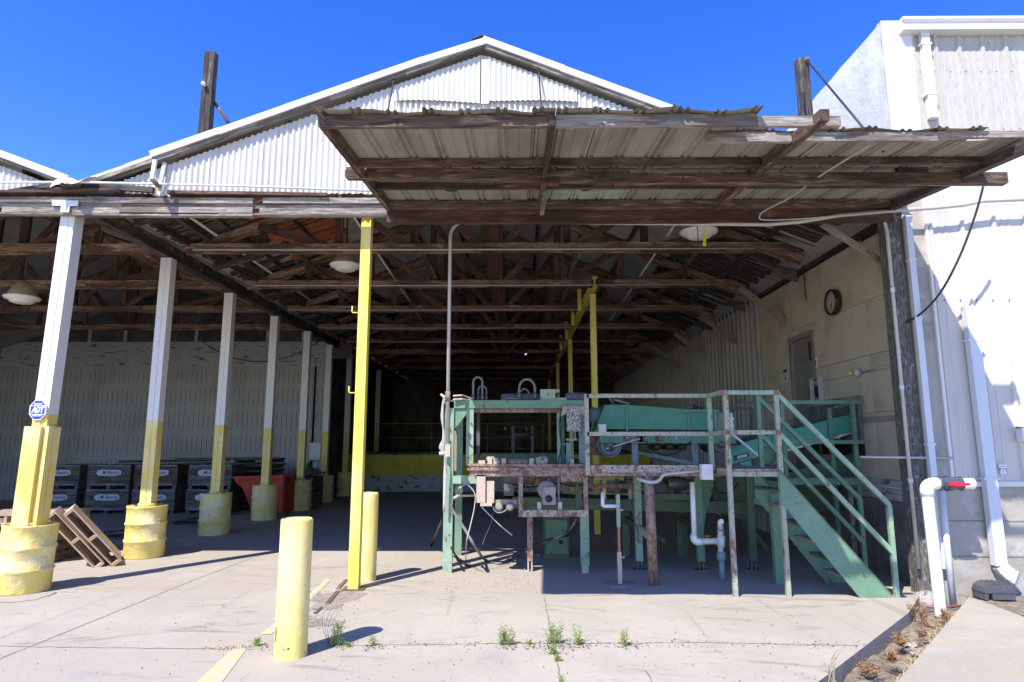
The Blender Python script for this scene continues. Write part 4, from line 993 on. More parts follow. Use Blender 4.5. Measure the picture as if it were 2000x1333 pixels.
def panel(z0, z1, x0, x1, yb, m, pitch=.305, h=.032, name='wall_panel', sd=0):
    mb = MB(); rows = []; x = x0; rr = random.Random(sd)
    pr = [(0, 0), (.016, h), (.052, h), (.068, 0), (.125, 0), (.13, .006), (.15, .006), (.155, 0), (.215, 0), (.22, .006), (.24, .006), (.245, 0), (pitch - .001, 0)]
    while x < x1:
        for a, b in pr:
            rows.append([(x + a, yb - b, z0), (x + a, yb - b, (z0 + z1) / 2), (x + a, yb - b, z1)])
        x += pitch
    return mb.strip(rows, False).build(name, m, bl)
panel(zbase + .013, zsp, xc + .006, xc + 12, YBd, 'white_panel', .40)
panel(zsp + .01, ztop, xbl + .3, xbl + 12, YBd - .012, 'aged_panel', .305)
mb = MB(); rr = random.Random(4)
for z in (P(1900, 587, YBd).z, zsp + .06, ztop - .6):
    for k in range(24):
        x = xc + .12 + .2 * k; mb.lathe([(.009, .003), (.006, -.006)], (x, YBd - .012, z), 6, 'y')
mb.build('screw_heads', 'dark_metal', bl)
# corner trim, coated side wall, roof and gutter
xct = P(1760, 150, YBd).x
MB().box(xct - .22, xct + .16, YBd - .045, YBd - .014, zsp, P(1740, 45, YBd).z).build('corner_trim', 'trim', bl)
MB().box(xct + .161, xbl + .36, YBd - .02, YBd - .013, zsp, ztop).build('narrow_panel', 'aged_panel', bl)
mb = MB(); rows = []; zst = P(1740, 48, YBd).z + .02
ny, nz = 60, 26
for i in range(ny + 1):
    y = YBd + (26) * (i / ny) ** 1.6; row = []
    for j in range(nz + 1):
        z = 4.98 + (zst - 4.98) * j / nz; row.append((xct - .215 + R.uniform(-.004, .004), y, z + (R.uniform(-.012, .012) if j == nz else 0)))
    rows.append(row)
mb.strip(rows, True).build('coated_side_wall', 'stucco', bl)
mb = MB(); mb.face([(xct - .21, YBd, zst - .03), (xbl + 12, YBd, zst - .03), (xbl + 12, 34, zst + .1), (xct - .21, 34, zst + .1)]); mb.build('roof', 'trim', bl)
xg = P(1768, 45, YBd - .2).x
gp = [(-.02, 0), (-.16, 0), (-.17, .05), (-.13, .09), (-.13, .13), (-.165, .15), (-.165, .185), (-.02, .185)]
zg = P(1900, 58, YBd - .15).z
mb = MB(); rows = [[(x, YBd + a, zg + b) for a, b in gp] for x in (xg, xbl + 12)]
mb.strip(rows, False); mb.face([(xg, YBd + a, zg + b) for a, b in gp]); mb.build('gutter', 'trim', bl)
# downspouts
def spout(name, x, y, z0, z1, wx, wy, m, label, kick=True, kx=0):
    t = thing(name, label, 'downspout', (x, y, z0)); mb = MB()
    mb.bar((x, y, z1), (x + kx, y, z0 + .18), wx, wy, up=(0, 1, 0)); mb.build('pipe', m, t)
    if kick:
        mb = MB(); pr = None
        for i in range(6):
            a0, a1 = i * .22, (i + 1) * .22
            p0_ = V((x + kx + .02 * i, y - .13 * (1 - math.cos(a0)), z0 + .18 - .13 * math.sin(a0))); p1_ = V((x + kx + .02 * (i + 1), y - .13 * (1 - math.cos(a1)), z0 + .18 - .13 * math.sin(a1)))
            mb.bar(p0_, p1_, wx + .006 * (i % 2), wy, up=(0, 1, 0.01))
        mb.build('elbow', m, t)
    for z in (z0 + (z1 - z0) * .36, z0 + (z1 - z0) * .87):
        MB().box(x + kx * .5 - wx * .7, x + kx * .5 + wx * .7, y - wy / 2 - .006, y + wy / 2 + .01, z - .012, z + .012).build('strap', m, t)
    return t
x1, x2_ = P(1870, 640, YBd - .06).x, P(1962, 1105, YBd - .06).x
spout('downspout', P(1895, 640, YBd - .06).x, YBd - .075, .16, P(1870, 600, YBd - .06).z, .135, .09, 'blue_down', 'pale square downspout low on the metal wall ending in a kicked elbow', True, P(1945, 1060, YBd - .06).x - P(1895, 640, YBd - .06).x)
spout('downspout', P(1812, 150, YBd - .06).x, YBd - .07, zsp, zg + .02, .10, .07, 'trim', 'white downspout dropping from the gutter above the canopy', False)
xdn = P(1800, 700, YBd - .06).x
spout('downspout', xdn, YBd - .05, .12, P(1767, 425, YBd).z, .075, .06, 'blue_down', 'narrow pale downspout between the dark corner post and the concrete pier', False)
t = thing('pier_conduit', 'grey pipe standing in front of the concrete base', 'pipe', G(1862, 1180))
c = G(1862, 1185, -.1); MB().tube([c, (c.x, c.y, 1.2)], .035, 12).build('pipe', 'conduit_white', t)
# alarm notice on the metal wall and a small box at the frame edge
c = P(1959, 918, YBd - .04)
t = thing('shield_sticker', 'small white shield shaped alarm sticker on the metal wall', 'sticker', c)
MB().prism([c + V((a * .042, 0, b * .06)) for a, b in ((-1, 1), (1, 1), (1, -.4), (.6, -.8), (0, -1.05), (-.6, -.8), (-1, -.4))], (0, -.002, 0)).build('sheet', 'sign_white', t)
mb = MB(); y = c.y - .0035
for a, b, z0, z1 in ((-.7, .7, .62, .75), (-.95, -.55, .1, .3), (.55, .95, .1, .3), (-.95, -.8, -.4, .1), (.8, .95, -.4, .1), (-.6, .6, .22, .3), (-.5, .5, -.05, .02), (-.4, .4, -.3, -.23), (-.25, .25, -.55, -.47), (-.2, .2, -.92, -.8)):
    mb.box(c.x + a * .042, c.x + b * .042, y, y + .001, c.z + z0 * .06, c.z + z1 * .06)
mb.build('print', 'sign_dark', t)
c = P(1996, 850, YBd - .08); t = thing('wall_box', 'small white electrical box at the right edge of the metal wall', 'electrical box', c)
MB().box(c.x - .03, c.x + .12, c.y - .05, c.y + .05, c.z - .08, c.z + .075).build('box', 'white_box', t); MB().tube([c + V((-.06, 0, .085)), c + V((.2, 0, .085))], .012).build('pipe', 'bark_plate', t)
# drooping cable
solo(MB().tube(smooth_path([P(1921, 362, 7.2), P(1905, 420, 7.3), P(1875, 500, 7.45), P(1838, 570, 7.6), P(1800, 612, 7.75), P(1770, 630, FY + .03)], 5), .013, 6), 'drooping_cable', 'hose_black', 'black cable drooping from the canopy beam to the corner post', 'cable', loc=P(1875, 500, 7.45))
# small ledge conduit low on the pier
solo(MB().tube([P(1680, 893, 7.82), P(1860, 895, 7.82)], .014, 6), 'low_conduit', 'conduit', 'thin horizontal conduit crossing the foot of the corner post', 'conduit', loc=P(1770, 894, 7.82))
# ------------------------------------------------------------------ the green packing machine
def beam(parent, name, a, b, w, h, m, up=(0, 0, 1)): return MB().bar(a, b, w, h, up=up).build(name, m, parent)
def upright(parent, name, px, py0, py1, Y, w, d, m, zbot=None, px2=None):
    """vertical member seen at column px between rows py0 (top) and py1 (bottom) at distance Y"""
    pm = (py0 + py1) / 2; x = P(px, pm, Y).x; z1 = P(px, py0, Y).z; z0 = P(px, py1, Y).z if zbot is None else zbot
    return MB().bar((x, Y, z0), (x, Y, z1), w, d, up=(0, 1, 0)).build(name, m, parent)
Y1, Y2, Y0 = 9.12, 10.5, 8.75
t = thing('sorting_machine', 'tall green steel frame machine with rusty table and draped cloth', 'machine', (0, Y1, 0))
xA = G(873, 1120).x; ztop = P(1000, 784, Y1).z; xB = P(1142, 900, Y1).x
mA = 'green_pale'
MB().bar((xA, Y1, 0), (xA, Y1, ztop - .005), .125, .10, up=(0, 1, 0)).build('leg', mA, t)
MB().bar((xA + .02, Y2, 0), (xA + .02, Y2, ztop - .1), .11, .10, up=(0, 1, 0)).build('leg', 'green', t)
MB().bar((xB - .02, Y1, 0.1), (xB - .02, Y1, P(1137, 1008, Y1).z), .115, .10, up=(0, 1, 0)).build('leg', mA, t)
MB().bar((xB - .02, Y1, 0), (xB - .02, Y1, .1), .085, .08, up=(0, 1, 0)).build('leg_foot', 'tan_metal', t)
MB().bar((P(1035, 1060, 9.2).x, 9.2, .14), (P(1035, 1060, 9.2).x, 9.2, P(1035, 1008, 9.2).z), .075, .07, up=(0, 1, 0)).build('leg', 'rust_heavy', t)
mb = MB(); xq = P(1035, 1090, 9.2).x
for s in (-1, 1): mb.bar((xq + s * .025, 9.2, 0), (xq + s * .025, 9.2, .16), .018, .06, up=(0, 1, 0))
mb.build('leg_foot', 'tan_metal', t)
xC = P(918, 850, Y1).x
MB().bar((xC, Y1 + .01, P(918, 908, Y1).z), (xC, Y1 + .01, ztop - .10), .10, .09, up=(0, 1, 0)).build('upright', mA, t)
MB().bar((P(934, 860, Y1 + .5).x, Y1 + .5, P(934, 905, 9.6).z), (P(934, 860, Y1 + .5).x, Y1 + .5, ztop - .1), .05, .06, up=(0, 1, 0)).build('upright', 'purple', t)
zt0 = ztop - .045
MB().bar((xA - .06, Y1, zt0), (xB + .03, Y1, zt0), .10, .11).build('top_beam', 'green', t)
MB().bar((xA - .06, Y2, zt0), (xB + .03, Y2, zt0), .10, .11).build('top_beam', 'green', t)
for x in (xA, xB - .03): MB().bar((x, Y1 + .06, zt0), (x, Y2 - .06, zt0), .10, .10).build('top_beam', 'green', t)
MB().bar((xC + .06, Y1 + .08, zt0 - .085), (xB - .2, Y1 + .08, zt0 - .085), .08, .05).build('under_rail', 'rust_heavy', t)
mb = MB(); mb.prism([(xA + .065, Y1 - .02, ztop - .105), (xA + .30, Y1 - .02, ztop - .105), (xA + .065, Y1 - .02, ztop - .40)], (0, .012, 0)); mb.build('gusset_plate', 'green', t)
MB().prism([(xA + .02, Y1 + .06, ztop - .11), (xA + .02, Y1 + .5, ztop - .11), (xA + .02, Y1 + .06, ztop - .55)], (.012, 0, 0)).build('gusset_plate', 'green', t)
MB().bar((P(889, 850, Y1 + .35).x, Y1 + .35, P(889, 920, Y1 + .35).z), (P(889, 850, Y1 + .35).x, Y1 + .35, ztop - .4), .055, .05, up=(0, 1, 0)).build('adjuster_rack', 'lamp_tan', t)
# right hand double upright with the cloth covered box
for px, d, m in ((1091, .10, 'green_pale'), (1099, .18, 'green_teal'), (1136, .10, 'blue_grey')):
    x = P(px, 850, Y1 + d).x; MB().bar((x, Y1 + d, P(px, 905, Y1 + d).z), (x, Y1 + d, ztop - .10), .045 if px < 1120 else .085, .06, up=(0, 1, 0)).build('upright', m, t)
c = P(1120, 824, Y1 - .09); x0, x1 = P(1107, 824, Y1 - .09).x, P(1133, 824, Y1 - .09).x
MB().box(x0, x1, Y1 - .16, Y1 + .06, P(1120, 843, Y1 - .09).z, P(1120, 800, Y1 - .09).z).build('control_box', 'terrazzo', t)
rows = []
xl, xr = P(1095, 812, Y1 - .1).x, P(1144, 808, Y1 - .1).x; zt1, zlo = P(1120, 791, Y1).z, P(1120, 812, Y1).z
for j in range(9):
    u = j / 8; row = []
    for i in range(15):
        v = i / 14; x = xl + (xr - xl) * (.5 + (v - .5) * (.72 + .28 * u))
        fr = -.20 * min(1, u * 3) ; z = zt1 - (zt1 - zlo) * max(0, (u - .2) / .8) * (1.0 - .25 * math.sin(v * PI) + .12 * math.sin(v * 9 + 1)) + .006 * math.sin(v * 14)
        if u < .2: z = zt1
        row.append((x, Y1 + .08 + fr + .012 * math.sin(v * 11) * u, z))
    rows.append(row)
MB().strip(rows).build('draped_cloth', 'burlap', t)
x = P(1118, 862, Y1).x
mb = MB(); mb.bar((x - .09, Y1, P(1118, 859, Y1).z), (x + .06, Y1, P(1118, 859, Y1).z), .05, .03); mb.bar((x + .04, Y1, P(1118, 857, Y1).z), (x + .04, Y1, P(1118, 842, Y1).z), .02, .02); mb.bar((P(1103, 868, Y1).x - .08, Y1 - .03, P(1103, 868, Y1).z), (P(1103, 868, Y1).x + .04, Y1 - .03, P(1103, 868, Y1).z), .03, .012)
mb.bar((P(1110, 885, Y1 + .05).x, Y1 + .05, P(1110, 906, Y1).z), (P(1110, 885, Y1 + .05).x, Y1 + .05, P(1110, 864, Y1).z), .06, .05, up=(0, 1, 0))
mb.build('slide_bracket', 'blue_grey', t)
# top-mounted motors and hoses
def cyl(parent, name, px0, px1, py0, py1, Y, m, ax='x', dome=True):
    a, b = P(px0, (py0 + py1) / 2, Y), P(px1, (py0 + py1) / 2, Y); r = abs(P(px0, py0, Y).z - P(px0, py1, Y).z) / 2; L = b.x - a.x
    pr = ([(.001, 0), (r * .75, .0), (r * .97, .04)] if dome else [(.001, 0), (r, .0)]) + [(r, L - .03), (r * .9, L), (.001, L)]
    return MB().lathe(pr, a, 20, 'x').build(name, m, parent)
cyl(t, 'hydraulic_cylinder', 978, 1056, 769, 786, Y1 + .15, 'purple'); cyl(t, 'motor_housing', 1104, 1146, 767, 787, Y1 + .12, 'purple')
a, b = P(1055, 762, Y1 + .1), P(1084, 785, Y1 + .1)
mb = MB(); mb.box(a.x, b.x, Y1, Y1 + .3, b.z, a.z); mb.box(b.x - .05, P(1092, 760, Y1 + .1).x, Y1 + .05, Y1 + .3, a.z - .045, a.z + .002); mb.box(b.x + .001, P(1106, 780, Y1 + .1).x, Y1 + .02, Y1 + .22, ztop, ztop + .05)
mb.build('valve_block', 'green_pale', t)
def hose(px0, px1, pyt, pyb, Y, r, m='hose', dx=0):
    a, b, zt_ = P(px0, pyb, Y), P(px1, pyb, Y), P(px0, pyt, Y).z; rr_ = (b.x - a.x) / 2
    pts = [a] + arc((a.x + rr_, Y, zt_ - rr_ * 1.2), rr_, PI, 0, (1, 0, 0), (0, .15, 1.2), 12) + [b + V((dx, 0, 0))]
    o = MB().tube(pts, r, 8).build('hose', m, t)
    mb = MB()
    for q in (pts[0], pts[-1]): mb.tube([q, q + V((0, 0, .09))], r * 1.5, 8)
    mb.build('hose_fitting', 'motor', o)
hose(924, 942, 737, 784, Y1 + .02, .016); hose(934, 950, 754, 784, Y1 + .2, .013); hose(1014, 1045, 741, 780, Y1 + .05, .018)
MB().tube(smooth_path([P(1016, 766, Y1 + .1), P(1022, 760, Y1 + .1), P(1030, 763, Y1 + .12), P(1036, 773, Y1 + .15)], 4), .012, 7).build('hose', 'hose', t)
MB().tube([P(978, 784, Y1 - .02), P(990, 779, Y1 - .02), P(1016, 779, Y1 - .02)], .012, 7).build('pipe', 'hose', t)
for dz in (0, 7): MB().tube(smooth_path([P(885, 774 + dz, Y1 - .1), P(905, 773 + dz, Y1 - .08), P(915, 777 + dz * .6, Y1 - .05), P(922, 780, Y1)], 4), .014, 7).build('hose', 'tan_metal', t)
# table
ztb, zbt_ = P(1030, 908, Y0).z, P(1030, 931, Y0).z
xt0, xt1 = P(914, 920, Y0).x, P(1146, 920, Y0).x
mb = MB(); mb.box(xt0 + .02, xt1, Y0, Y0 + .06, zbt_, ztb - .02); mb.box(xt0 - .01, xt1, Y0 - .03, Y0 + .02, ztb - .075, ztb - .045)
mb.build('table_apron', 'rust_heavy', t)
MB().box(xt0, xt1, Y0 - .012, Y0 + .75, ztb - .019, ztb + .005).build('table_top', 'rust_heavy', t)
MB().box(xt0 + .02, xt1, Y0 + .7, Y0 + .76, zbt_, ztb - .02).build('table_apron', 'green_dark', t)
MB().box(P(1095, 936, Y0 - .02).x, xt1, Y0 - .035, Y0 - .0305, P(1100, 941, Y0).z, P(1100, 916, Y0).z).build('patch_plate', 'rust_heavy', t)
a, b = P(990, 905, Y0 + .12), P(1034, 905, Y0 + .12)
MB().lathe([(.001, 0), (.03, .0), (.03, .03), (.045, .035), (.045, b.x - a.x - .035), (.03, b.x - a.x - .03), (.03, b.x - a.x), (.001, b.x - a.x)], a + V((0, 0, .012)), 16, 'x').build('roller', 'rust_heavy', t)
for px in (984, 1038): q = P(px, 905, Y0 + .12); MB().box(q.x - .03, q.x + .03, q.y - .06, q.y + .06, ztb + .005, ztb + .08).build('bearing_block', 'tan_metal', t)
for px, wq in ((941, .09), (957, .06), (968, .05), (1050, .05), (1058, .06), (1066, .045), (1117, .05)): q = P(px, 904, Y0 + .2); MB().box(q.x - wq / 2, q.x + wq / 2, q.y - .05, q.y + .05, ztb + .006, ztb + R.uniform(.05, .10)).build('guide_block', 'tan_metal', t)
mb = MB(); 
for px in (955, 962, 1056, 1064): q = P(px, 897, Y0 + .2); mb.lathe([(.001, -.03), (.035, -.03), (.04, 0), (.035, .03), (.001, .03)], q, 10, 'y')
mb.build('cam_roller', 'gearbox', t)
# dark rollers, shafts and side plates deep in the frame
for k in range(9):
    x = xC + .22 + .165 * k
    MB().lathe([(.001, 0), (.02, 0), (.02, .05), (.035, .05), (.035, .95), (.02, .95), (.02, 1.0), (.001, 1.0)], (x, Y1 + .3, ztb + .02), 12, 'y').build('bed_roller', 'dark_metal', t)
MB().box(xC + .1, xB - .2, Y1 + .28, Y1 + .30, ztb - .06, ztb + .07).build('bed_rail', 'green_dark', t)
MB().box(xC + .1, xB - .2, Y1 + 1.28, Y1 + 1.30, ztb - .06, ztb + .12).build('bed_rail', 'green_dark', t)
for px in (1002, 1040): 
    x = P(px, 890, Y2).x; MB().bar((x, Y2 + .05, ztb), (x, Y2 + .05, ztb + .55), .05, .05, up=(0, 1, 0)).build('rear_upright', 'dark_metal', t)
MB().tube([(P(1000, 860, Y2).x, Y2 + .05, ztb + .42), (P(1042, 860, Y2).x, Y2 + .05, ztb + .42)], .03, 8).build('rear_shaft', 'dark_metal', t)
for i, (x, z) in enumerate(((xA, .5), (xA, 1.1), (xA, 1.75), (xB - .02, .45), (xB - .02, .9), (xC, 1.7), (xC, 2.0))):
    MB().lathe([(.001, -.008), (.012, -.008), (.014, .004)], (x + .02, Y1 - .052, z), 6, 'y').build('bolt_head', 'bark_plate', t)
MB().tube(smooth_path([P(1146, 944, 8.75), P(1120, 950, 9.3), P(1080, 944, 9.6), P(1035, 952, 9.7), P(1000, 946, 9.6)], 5), .012, 6).build('hose', 'hose_black', t)
MB().tube(smooth_path([P(1098, 800, Y1 - .1), P(1092, 830, Y1 - .12), P(1096, 870, Y1 - .1), P(1090, 905, Y1 - .05)], 5), .009, 6).build('hose', 'hose_black', t)
# left arm with boxed columns
MB().bar((xA + .065, Y1 - .02, P(900, 937, Y1).z), (P(935, 937, Y1).x, Y1 - .02, P(900, 937, Y1).z), .08, .105).build('arm', 'green_pale', t)
a, b = P(931, 940, Y0 + .03), P(948, 982, Y0 + .03); MB().box(a.x, b.x, Y0 + .0, Y0 + .12, b.z, P(931, 928, Y0).z - .0).build('guide_column', 'tan_metal', t)
a, b = P(950, 940, Y0 + .03), P(965, 983, Y0 + .03); MB().box(a.x, b.x, Y0 + .03, Y0 + .16, b.z, a.z).build('guide_column', 'tan_metal', t)
a, b = P(938, 983, Y0), P(961, 989, Y0); MB().box(a.x, b.x, Y0 - .01, Y0 + .1, b.z, a.z).build('guide_shoe', 'tan_metal', t)
mb = MB()
for px in (975, 996): q = P(px, 990, Y0 + .06); mb.lathe([(.001, -.05), (.03, -.05), (.055, -.03), (.055, .04), (.001, .04)], q, 14, 'y')
q = P(968, 981, Y0 + .1); mb.bar(q, P(1010, 981, Y0 + .1), .08, .06)
mb.build('small_motor', 'gearbox', t)
MB().tube(smooth_path([P(962, 990, Y0 + .02), P(970, 1001, Y0 + .02), P(984, 1000, Y0 + .02), P(992, 992, Y0 + .02)], 4), .011, 6).build('hose', 'hose', t)
# rusty box frame with gearbox
Yf = 8.62
fx0, fx1 = P(1017, 970, Yf).x, P(1144, 970, Yf).x; fz0, fz1 = P(1080, 1003, Yf).z, P(1080, 932, Yf).z
MB().bar((fx0, Yf, fz0 + .04), (fx0, Yf, fz1), .055, .06, up=(0, 1, 0)).build('frame_bar', 'rust_heavy', t)
MB().bar((fx1, Yf, fz0 + .04), (fx1, Yf, fz1), .055, .06, up=(0, 1, 0)).build('frame_bar', 'rust_heavy', t)
MB().bar((fx0 - .03, Yf, fz0 + .0), (fx1 + .03, Yf, fz0 + .0), .065, .085).build('frame_bar', 'rust_beam', t)
for x in (fx0, fx1): MB().bar((x, Yf + .034, fz0), (x, Yf + .6, fz0), .055, .07).build('frame_bar', 'rust_heavy', t)
MB().bar((fx1 - .05, Yf + .5, fz0), (fx1 - .05, Yf + .5, fz1), .08, .06, up=(0, 1, 0)).build('frame_bar', 'green_dark', t)
MB().bar((fx0, Yf + .62, fz0), (fx1, Yf + .62, fz0), .06, .07).build('frame_bar', 'green_dark', t)
c = P(1072, 972, Yf + .12)
gb = MB().bar((c.x, c.y, fz0 + .10), (c.x, c.y, c.z + .14), .17, .16, up=(0, 1, 0)).build('gearbox', 'gearbox', t)
MB().lathe([(.001, -.09), (.10, -.07), (.125, -.02), (.125, .08), (.001, .08)], (c.x - .02, c.y + .12, c.z + .09), 22, 'y').build('pulley_cover', 'gearbox', gb)
MB().lathe([(.001, -.115), (.02, -.115), (.026, -.105), (.045, -.10), (.045, -.08)], (c.x - .005, c.y, c.z - .01), 18, 'y').build('shaft_end', 'dark_metal', gb)
for dx in (-.13, .14): MB().bar((c.x + dx, c.y - .08, fz0 + .0), (c.x + dx, c.y - .08, fz0 + .14), .05, .05, up=(0, 1, 0)).build('foot_lug', 'tan_metal', gb)
mb = MB(); xk = P(1091, 950, Yf + .2).x
for k in range(15): z = fz1 - .02 - .026 * k; mb.bar((xk, Yf + .2, z), (xk, Yf + .2, z - .018), .026 if k % 2 else .02, .012, up=(0, 1, 0))
mb.build('drive_chain', 'chain', t)
# cable bundle on the left leg, junction box
for k in range(5):
    o = R.uniform(-.03, .03)
    MB().tube(smooth_path([P(868 + R.uniform(-3, 3), 772, 8.95), P(864 + o * 90, 810, 8.95), P(866 - o * 60, 850, 8.95), P(858 + k * 2, 874, 8.93), P(868, 890, 8.95), P(867 + k, 930, 8.96), P(866 + k * .6, 1000, 8.97)], 4), .008, 5).build('cable', 'wire_white', t)
a, b = P(870, 868, 8.72), P(880, 892, 8.72); MB().box(a.x, b.x, 8.66, 8.78, b.z, a.z).build('junction_box', 'tan_metal', t)
MB().tube([P(858, 886, 8.72), P(870, 886, 8.72)], .026, 10).build('gland', 'wire_white', t)
MB().tube([P(861, 770, 8.8), P(867, 776, 8.8), P(871, 790, 8.8)], .016, 7).build('cable_end', 'wire_white', t)
# trailing hoses
def cab(name, pts, r, m, label):
    q = smooth_path(pts, 6); return solo(MB().tube(q, r, 7), name, m, label, 'cable', loc=q[0])
cab('trailing_hose', [P(881, 985, 9.0), P(886, 1000, 9.0), P(908, 1034, 8.95), P(928, 1068, 8.9), G(948, 1094, .02), G(975, 1101, .02), G(1000, 1090, .02), G(1030, 1072, .05), P(1085, 1052, 9.3), P(1112, 1036, 9.4), P(1126, 1014, 9.4)], .020, 'hose', 'long grey hose sagging from the machine leg to the floor under it')
cab('trailing_hose', [P(1000, 1088, 9.3) , P(1060, 1058, 9.35), P(1090, 1050, 9.4), P(1110, 1045, 9.5), P(1122, 1030, 9.5)], .016, 'hose_black', 'black hose under the rusty box frame beside the grey one')
cab('trailing_hose', [P(882, 1070, 8.95), G(890, 1086, .03), G(905, 1100, .02), G(918, 1106, .02)], .018, 'hose_black', 'short black hose stub curving to the floor at the left leg')
cab('loose_wire', [P(900, 955, 9.0), P(908, 946, 9.0), P(919, 952, 9.0), P(928, 968, 9.0), P(926, 995, 9.0), P(918, 1030, 8.95), P(911, 1060, 8.9), G(910, 1095, .01)], .007, 'wire_white', 'pale thin wire hanging from the left arm of the machine')
cab('loose_wire', [P(940, 990, 8.8), P(955, 1005, 8.85), P(975, 1025, 8.9), P(1000, 1046, 9.0)], .008, 'wire_white', 'pale wire trailing right from the guide column')
cab('loose_wire', [P(962, 1000, 9.0), P(960, 1020, 9.0), P(948, 1048, 9.1), P(942, 1065, 9.1)], .004, 'hose', 'very thin wire end hanging below the small motors')
a = P(900, 970, 9.15); t2 = thing('pipe_fitting', 'brass fitting and short pipe beside the left machine leg', 'fitting', a)
MB().tube([P(881, 975, 9.1), P(890, 972, 9.1), P(896, 968, 9.1)], .022, 8).build('elbow', 'tan_metal', t2); MB().tube([P(897, 969, 9.12), P(931, 968, 9.12)], .016, 8).build('pipe', 'tan_metal', t2); MB().lathe([(.001, -.03), (.035, -.03), (.04, .02), (.02, .05)], P(900, 957, 9.1), 10).build('nut', 'gearbox', t2)
solo(MB().tube([P(866, 1012, 9.4), G(842, 1066, .02)], .02, 7), 'prop_bar', 'timber_dark', 'dark bar leaning against the left side of the machine', 'bar', loc=G(842, 1066))
# green cabinet under the machine
a, b = P(1062, 1010, 10.3), P(1112, 1078, 10.3)
t2 = thing('green_cabinet', 'dark green steel cabinet on the floor under the machine', 'cabinet', (a.x, 10.3, 0))
MB().box(a.x, b.x, 10.3, 10.8, .0, a.z).build('body', 'green_dark', t2); mb = MB(); mb.box(a.x + .03, b.x - .03, 10.285, 10.298, .06, a.z - .05); mb.build('door', 'green', t2); MB().box(b.x - .16, b.x - .1, 10.26, 10.284, .2, .26).build('handle', 'black', t2)

# ------------------------------------------------------------------ belt conveyor with green hood
YH1, YH2 = 9.45, 10.15
t = thing('belt_conveyor', 'green hooded belt conveyor behind the rusty railing', 'conveyor', (P(1300, 900, 9.5).x, 9.5, 0))
hood = [(1163, 838), (1181, 791), (1222, 791), (1330, 799), (1400, 805), (1400, 840)]
MB().prism([P(x, y, YH1) for x, y in hood], (0, .70, 0)).build('hood', 'green_teal', t)
MB().prism([P(x, y, YH1 + .02) for x, y in ((1401, 805), (1418, 808), (1430, 812), (1436, 822), (1438, 858), (1401, 858))], (0, .6, 0)).build('end_guard', 'green', t)
for px in (1224, 1345, 1397): x = P(px, 820, YH1).x; MB().bar((x, YH1 - .012, P(px, 841, YH1).z), (x, YH1 - .012, P(px, 794 if px < 1300 else 806, YH1).z), .035, .02, up=(0, 1, 0)).build('hood_rib', 'green', t)
MB().bar(P(1332, 803, YH1 - .02), P(1402, 803, YH1 - .02), .04, .035).build('hood_rib', 'green', t)
MB().bar(P(1142, 846, YH1 + .1), P(1172, 846, YH1 + .1), .10, .05).build('side_beam', 'purple', t)
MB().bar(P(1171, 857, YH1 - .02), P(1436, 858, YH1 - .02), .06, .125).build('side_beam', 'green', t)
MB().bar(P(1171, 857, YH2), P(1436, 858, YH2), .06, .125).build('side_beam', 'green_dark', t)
mb = MB()
for px in (1225, 1248, 1257, 1288): a = P(px, 857, YH1 - .055); mb.box(a.x - .06, a.x + .05, a.y - .0, a.y + .006, a.z - .05, a.z + .05)
mb.build('bolt_plate', 'bark_plate', t)
mb = MB()
for px in (1173, 1225, 1262, 1301, 1321, 1340): a = P(px, 856, YH1 - .056); mb.lathe([(.012, .002), (.008, -.008)], a, 6, 'y')
mb.build('bolt', 'sign_white', t)
def drum(px, py, r, m): 
    c = P(px, py, YH1 + .0)
    o = MB().lathe([(.001, -.0), (r * .35, -.02), (r * .4, .02), (r * .88, .03), (r, -.03), (r, .66), (.001, .66)], c, 26, 'y').build('drum_roller', 'motor', t)
    MB().lathe([(.001, -.08), (.04, -.08), (.045, -.03), (.001, -.03)], c, 12, 'y').build('bearing', 'motor', o)
    return c
c = drum(1191, 870, .17, 'blue_grey'); drum(1408, 868, .13, 'blue_grey')
MB().lathe([(.001, 0), (.175, 0), (.175, .3), (.001, .3)], (c.x - .13, c.y + .35, c.z + .02), 22, 'y').build('belt_roll', 'rust_heavy', t)
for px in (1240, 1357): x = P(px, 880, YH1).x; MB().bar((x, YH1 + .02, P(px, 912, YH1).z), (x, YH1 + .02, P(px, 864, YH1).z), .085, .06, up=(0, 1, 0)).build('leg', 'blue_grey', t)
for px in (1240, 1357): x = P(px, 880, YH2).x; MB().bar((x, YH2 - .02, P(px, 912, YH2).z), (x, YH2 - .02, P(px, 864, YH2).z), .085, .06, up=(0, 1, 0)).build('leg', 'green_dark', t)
MB().lathe([(.001, 0), (.10, .0), (.12, .03), (.12, .2), (.001, .2)], P(1152, 812, YH1 + .3), 20, 'x').build('motor', 'blue_grey', t)
MB().tube([P(1156, 822, YH1 + .3), P(1160, 830, YH1 + .25), P(1157, 843, YH1 + .2)], .03, 8).build('motor_mount', 'green', t)
a = P(1168, 829, YH1 - .05); MB().box(a.x, P(1183, 829, YH1 - .05).x, YH1 - .1, YH1 - .012, P(1170, 846, YH1).z, a.z).build('tag_plate', 'white_box', t)
MB().tube([P(1186, 770, YH2), P(1198, 790, YH2)], .02, 6).build('stay', 'blue_grey', t)
MB().bar(P(1199, 781, YH2 - .2), P(1228, 789, YH2 - .2), .02, .03).build('handle', 'lamp_tan', t)
mb = MB()
for k in range(5): mb.lathe([(.001, -.02), (.035, -.02), (.035, .02), (.001, .02)], P(1352 + 4.5 * k, 797 - (k % 3) * 2, YH1 + .3), 9, 'y')
mb.build('sprocket', 'motor', t)
MB().bar(P(1370, 799, YH2 + .3), P(1468, 798, YH2 + .3), .05, .03).build('rear_rail', 'green_dark', t)
MB().bar(P(1440, 786, YH2 + .3), P(1530, 786, YH2 + .3), .05, .03).build('rear_rail', 'green_dark', t)
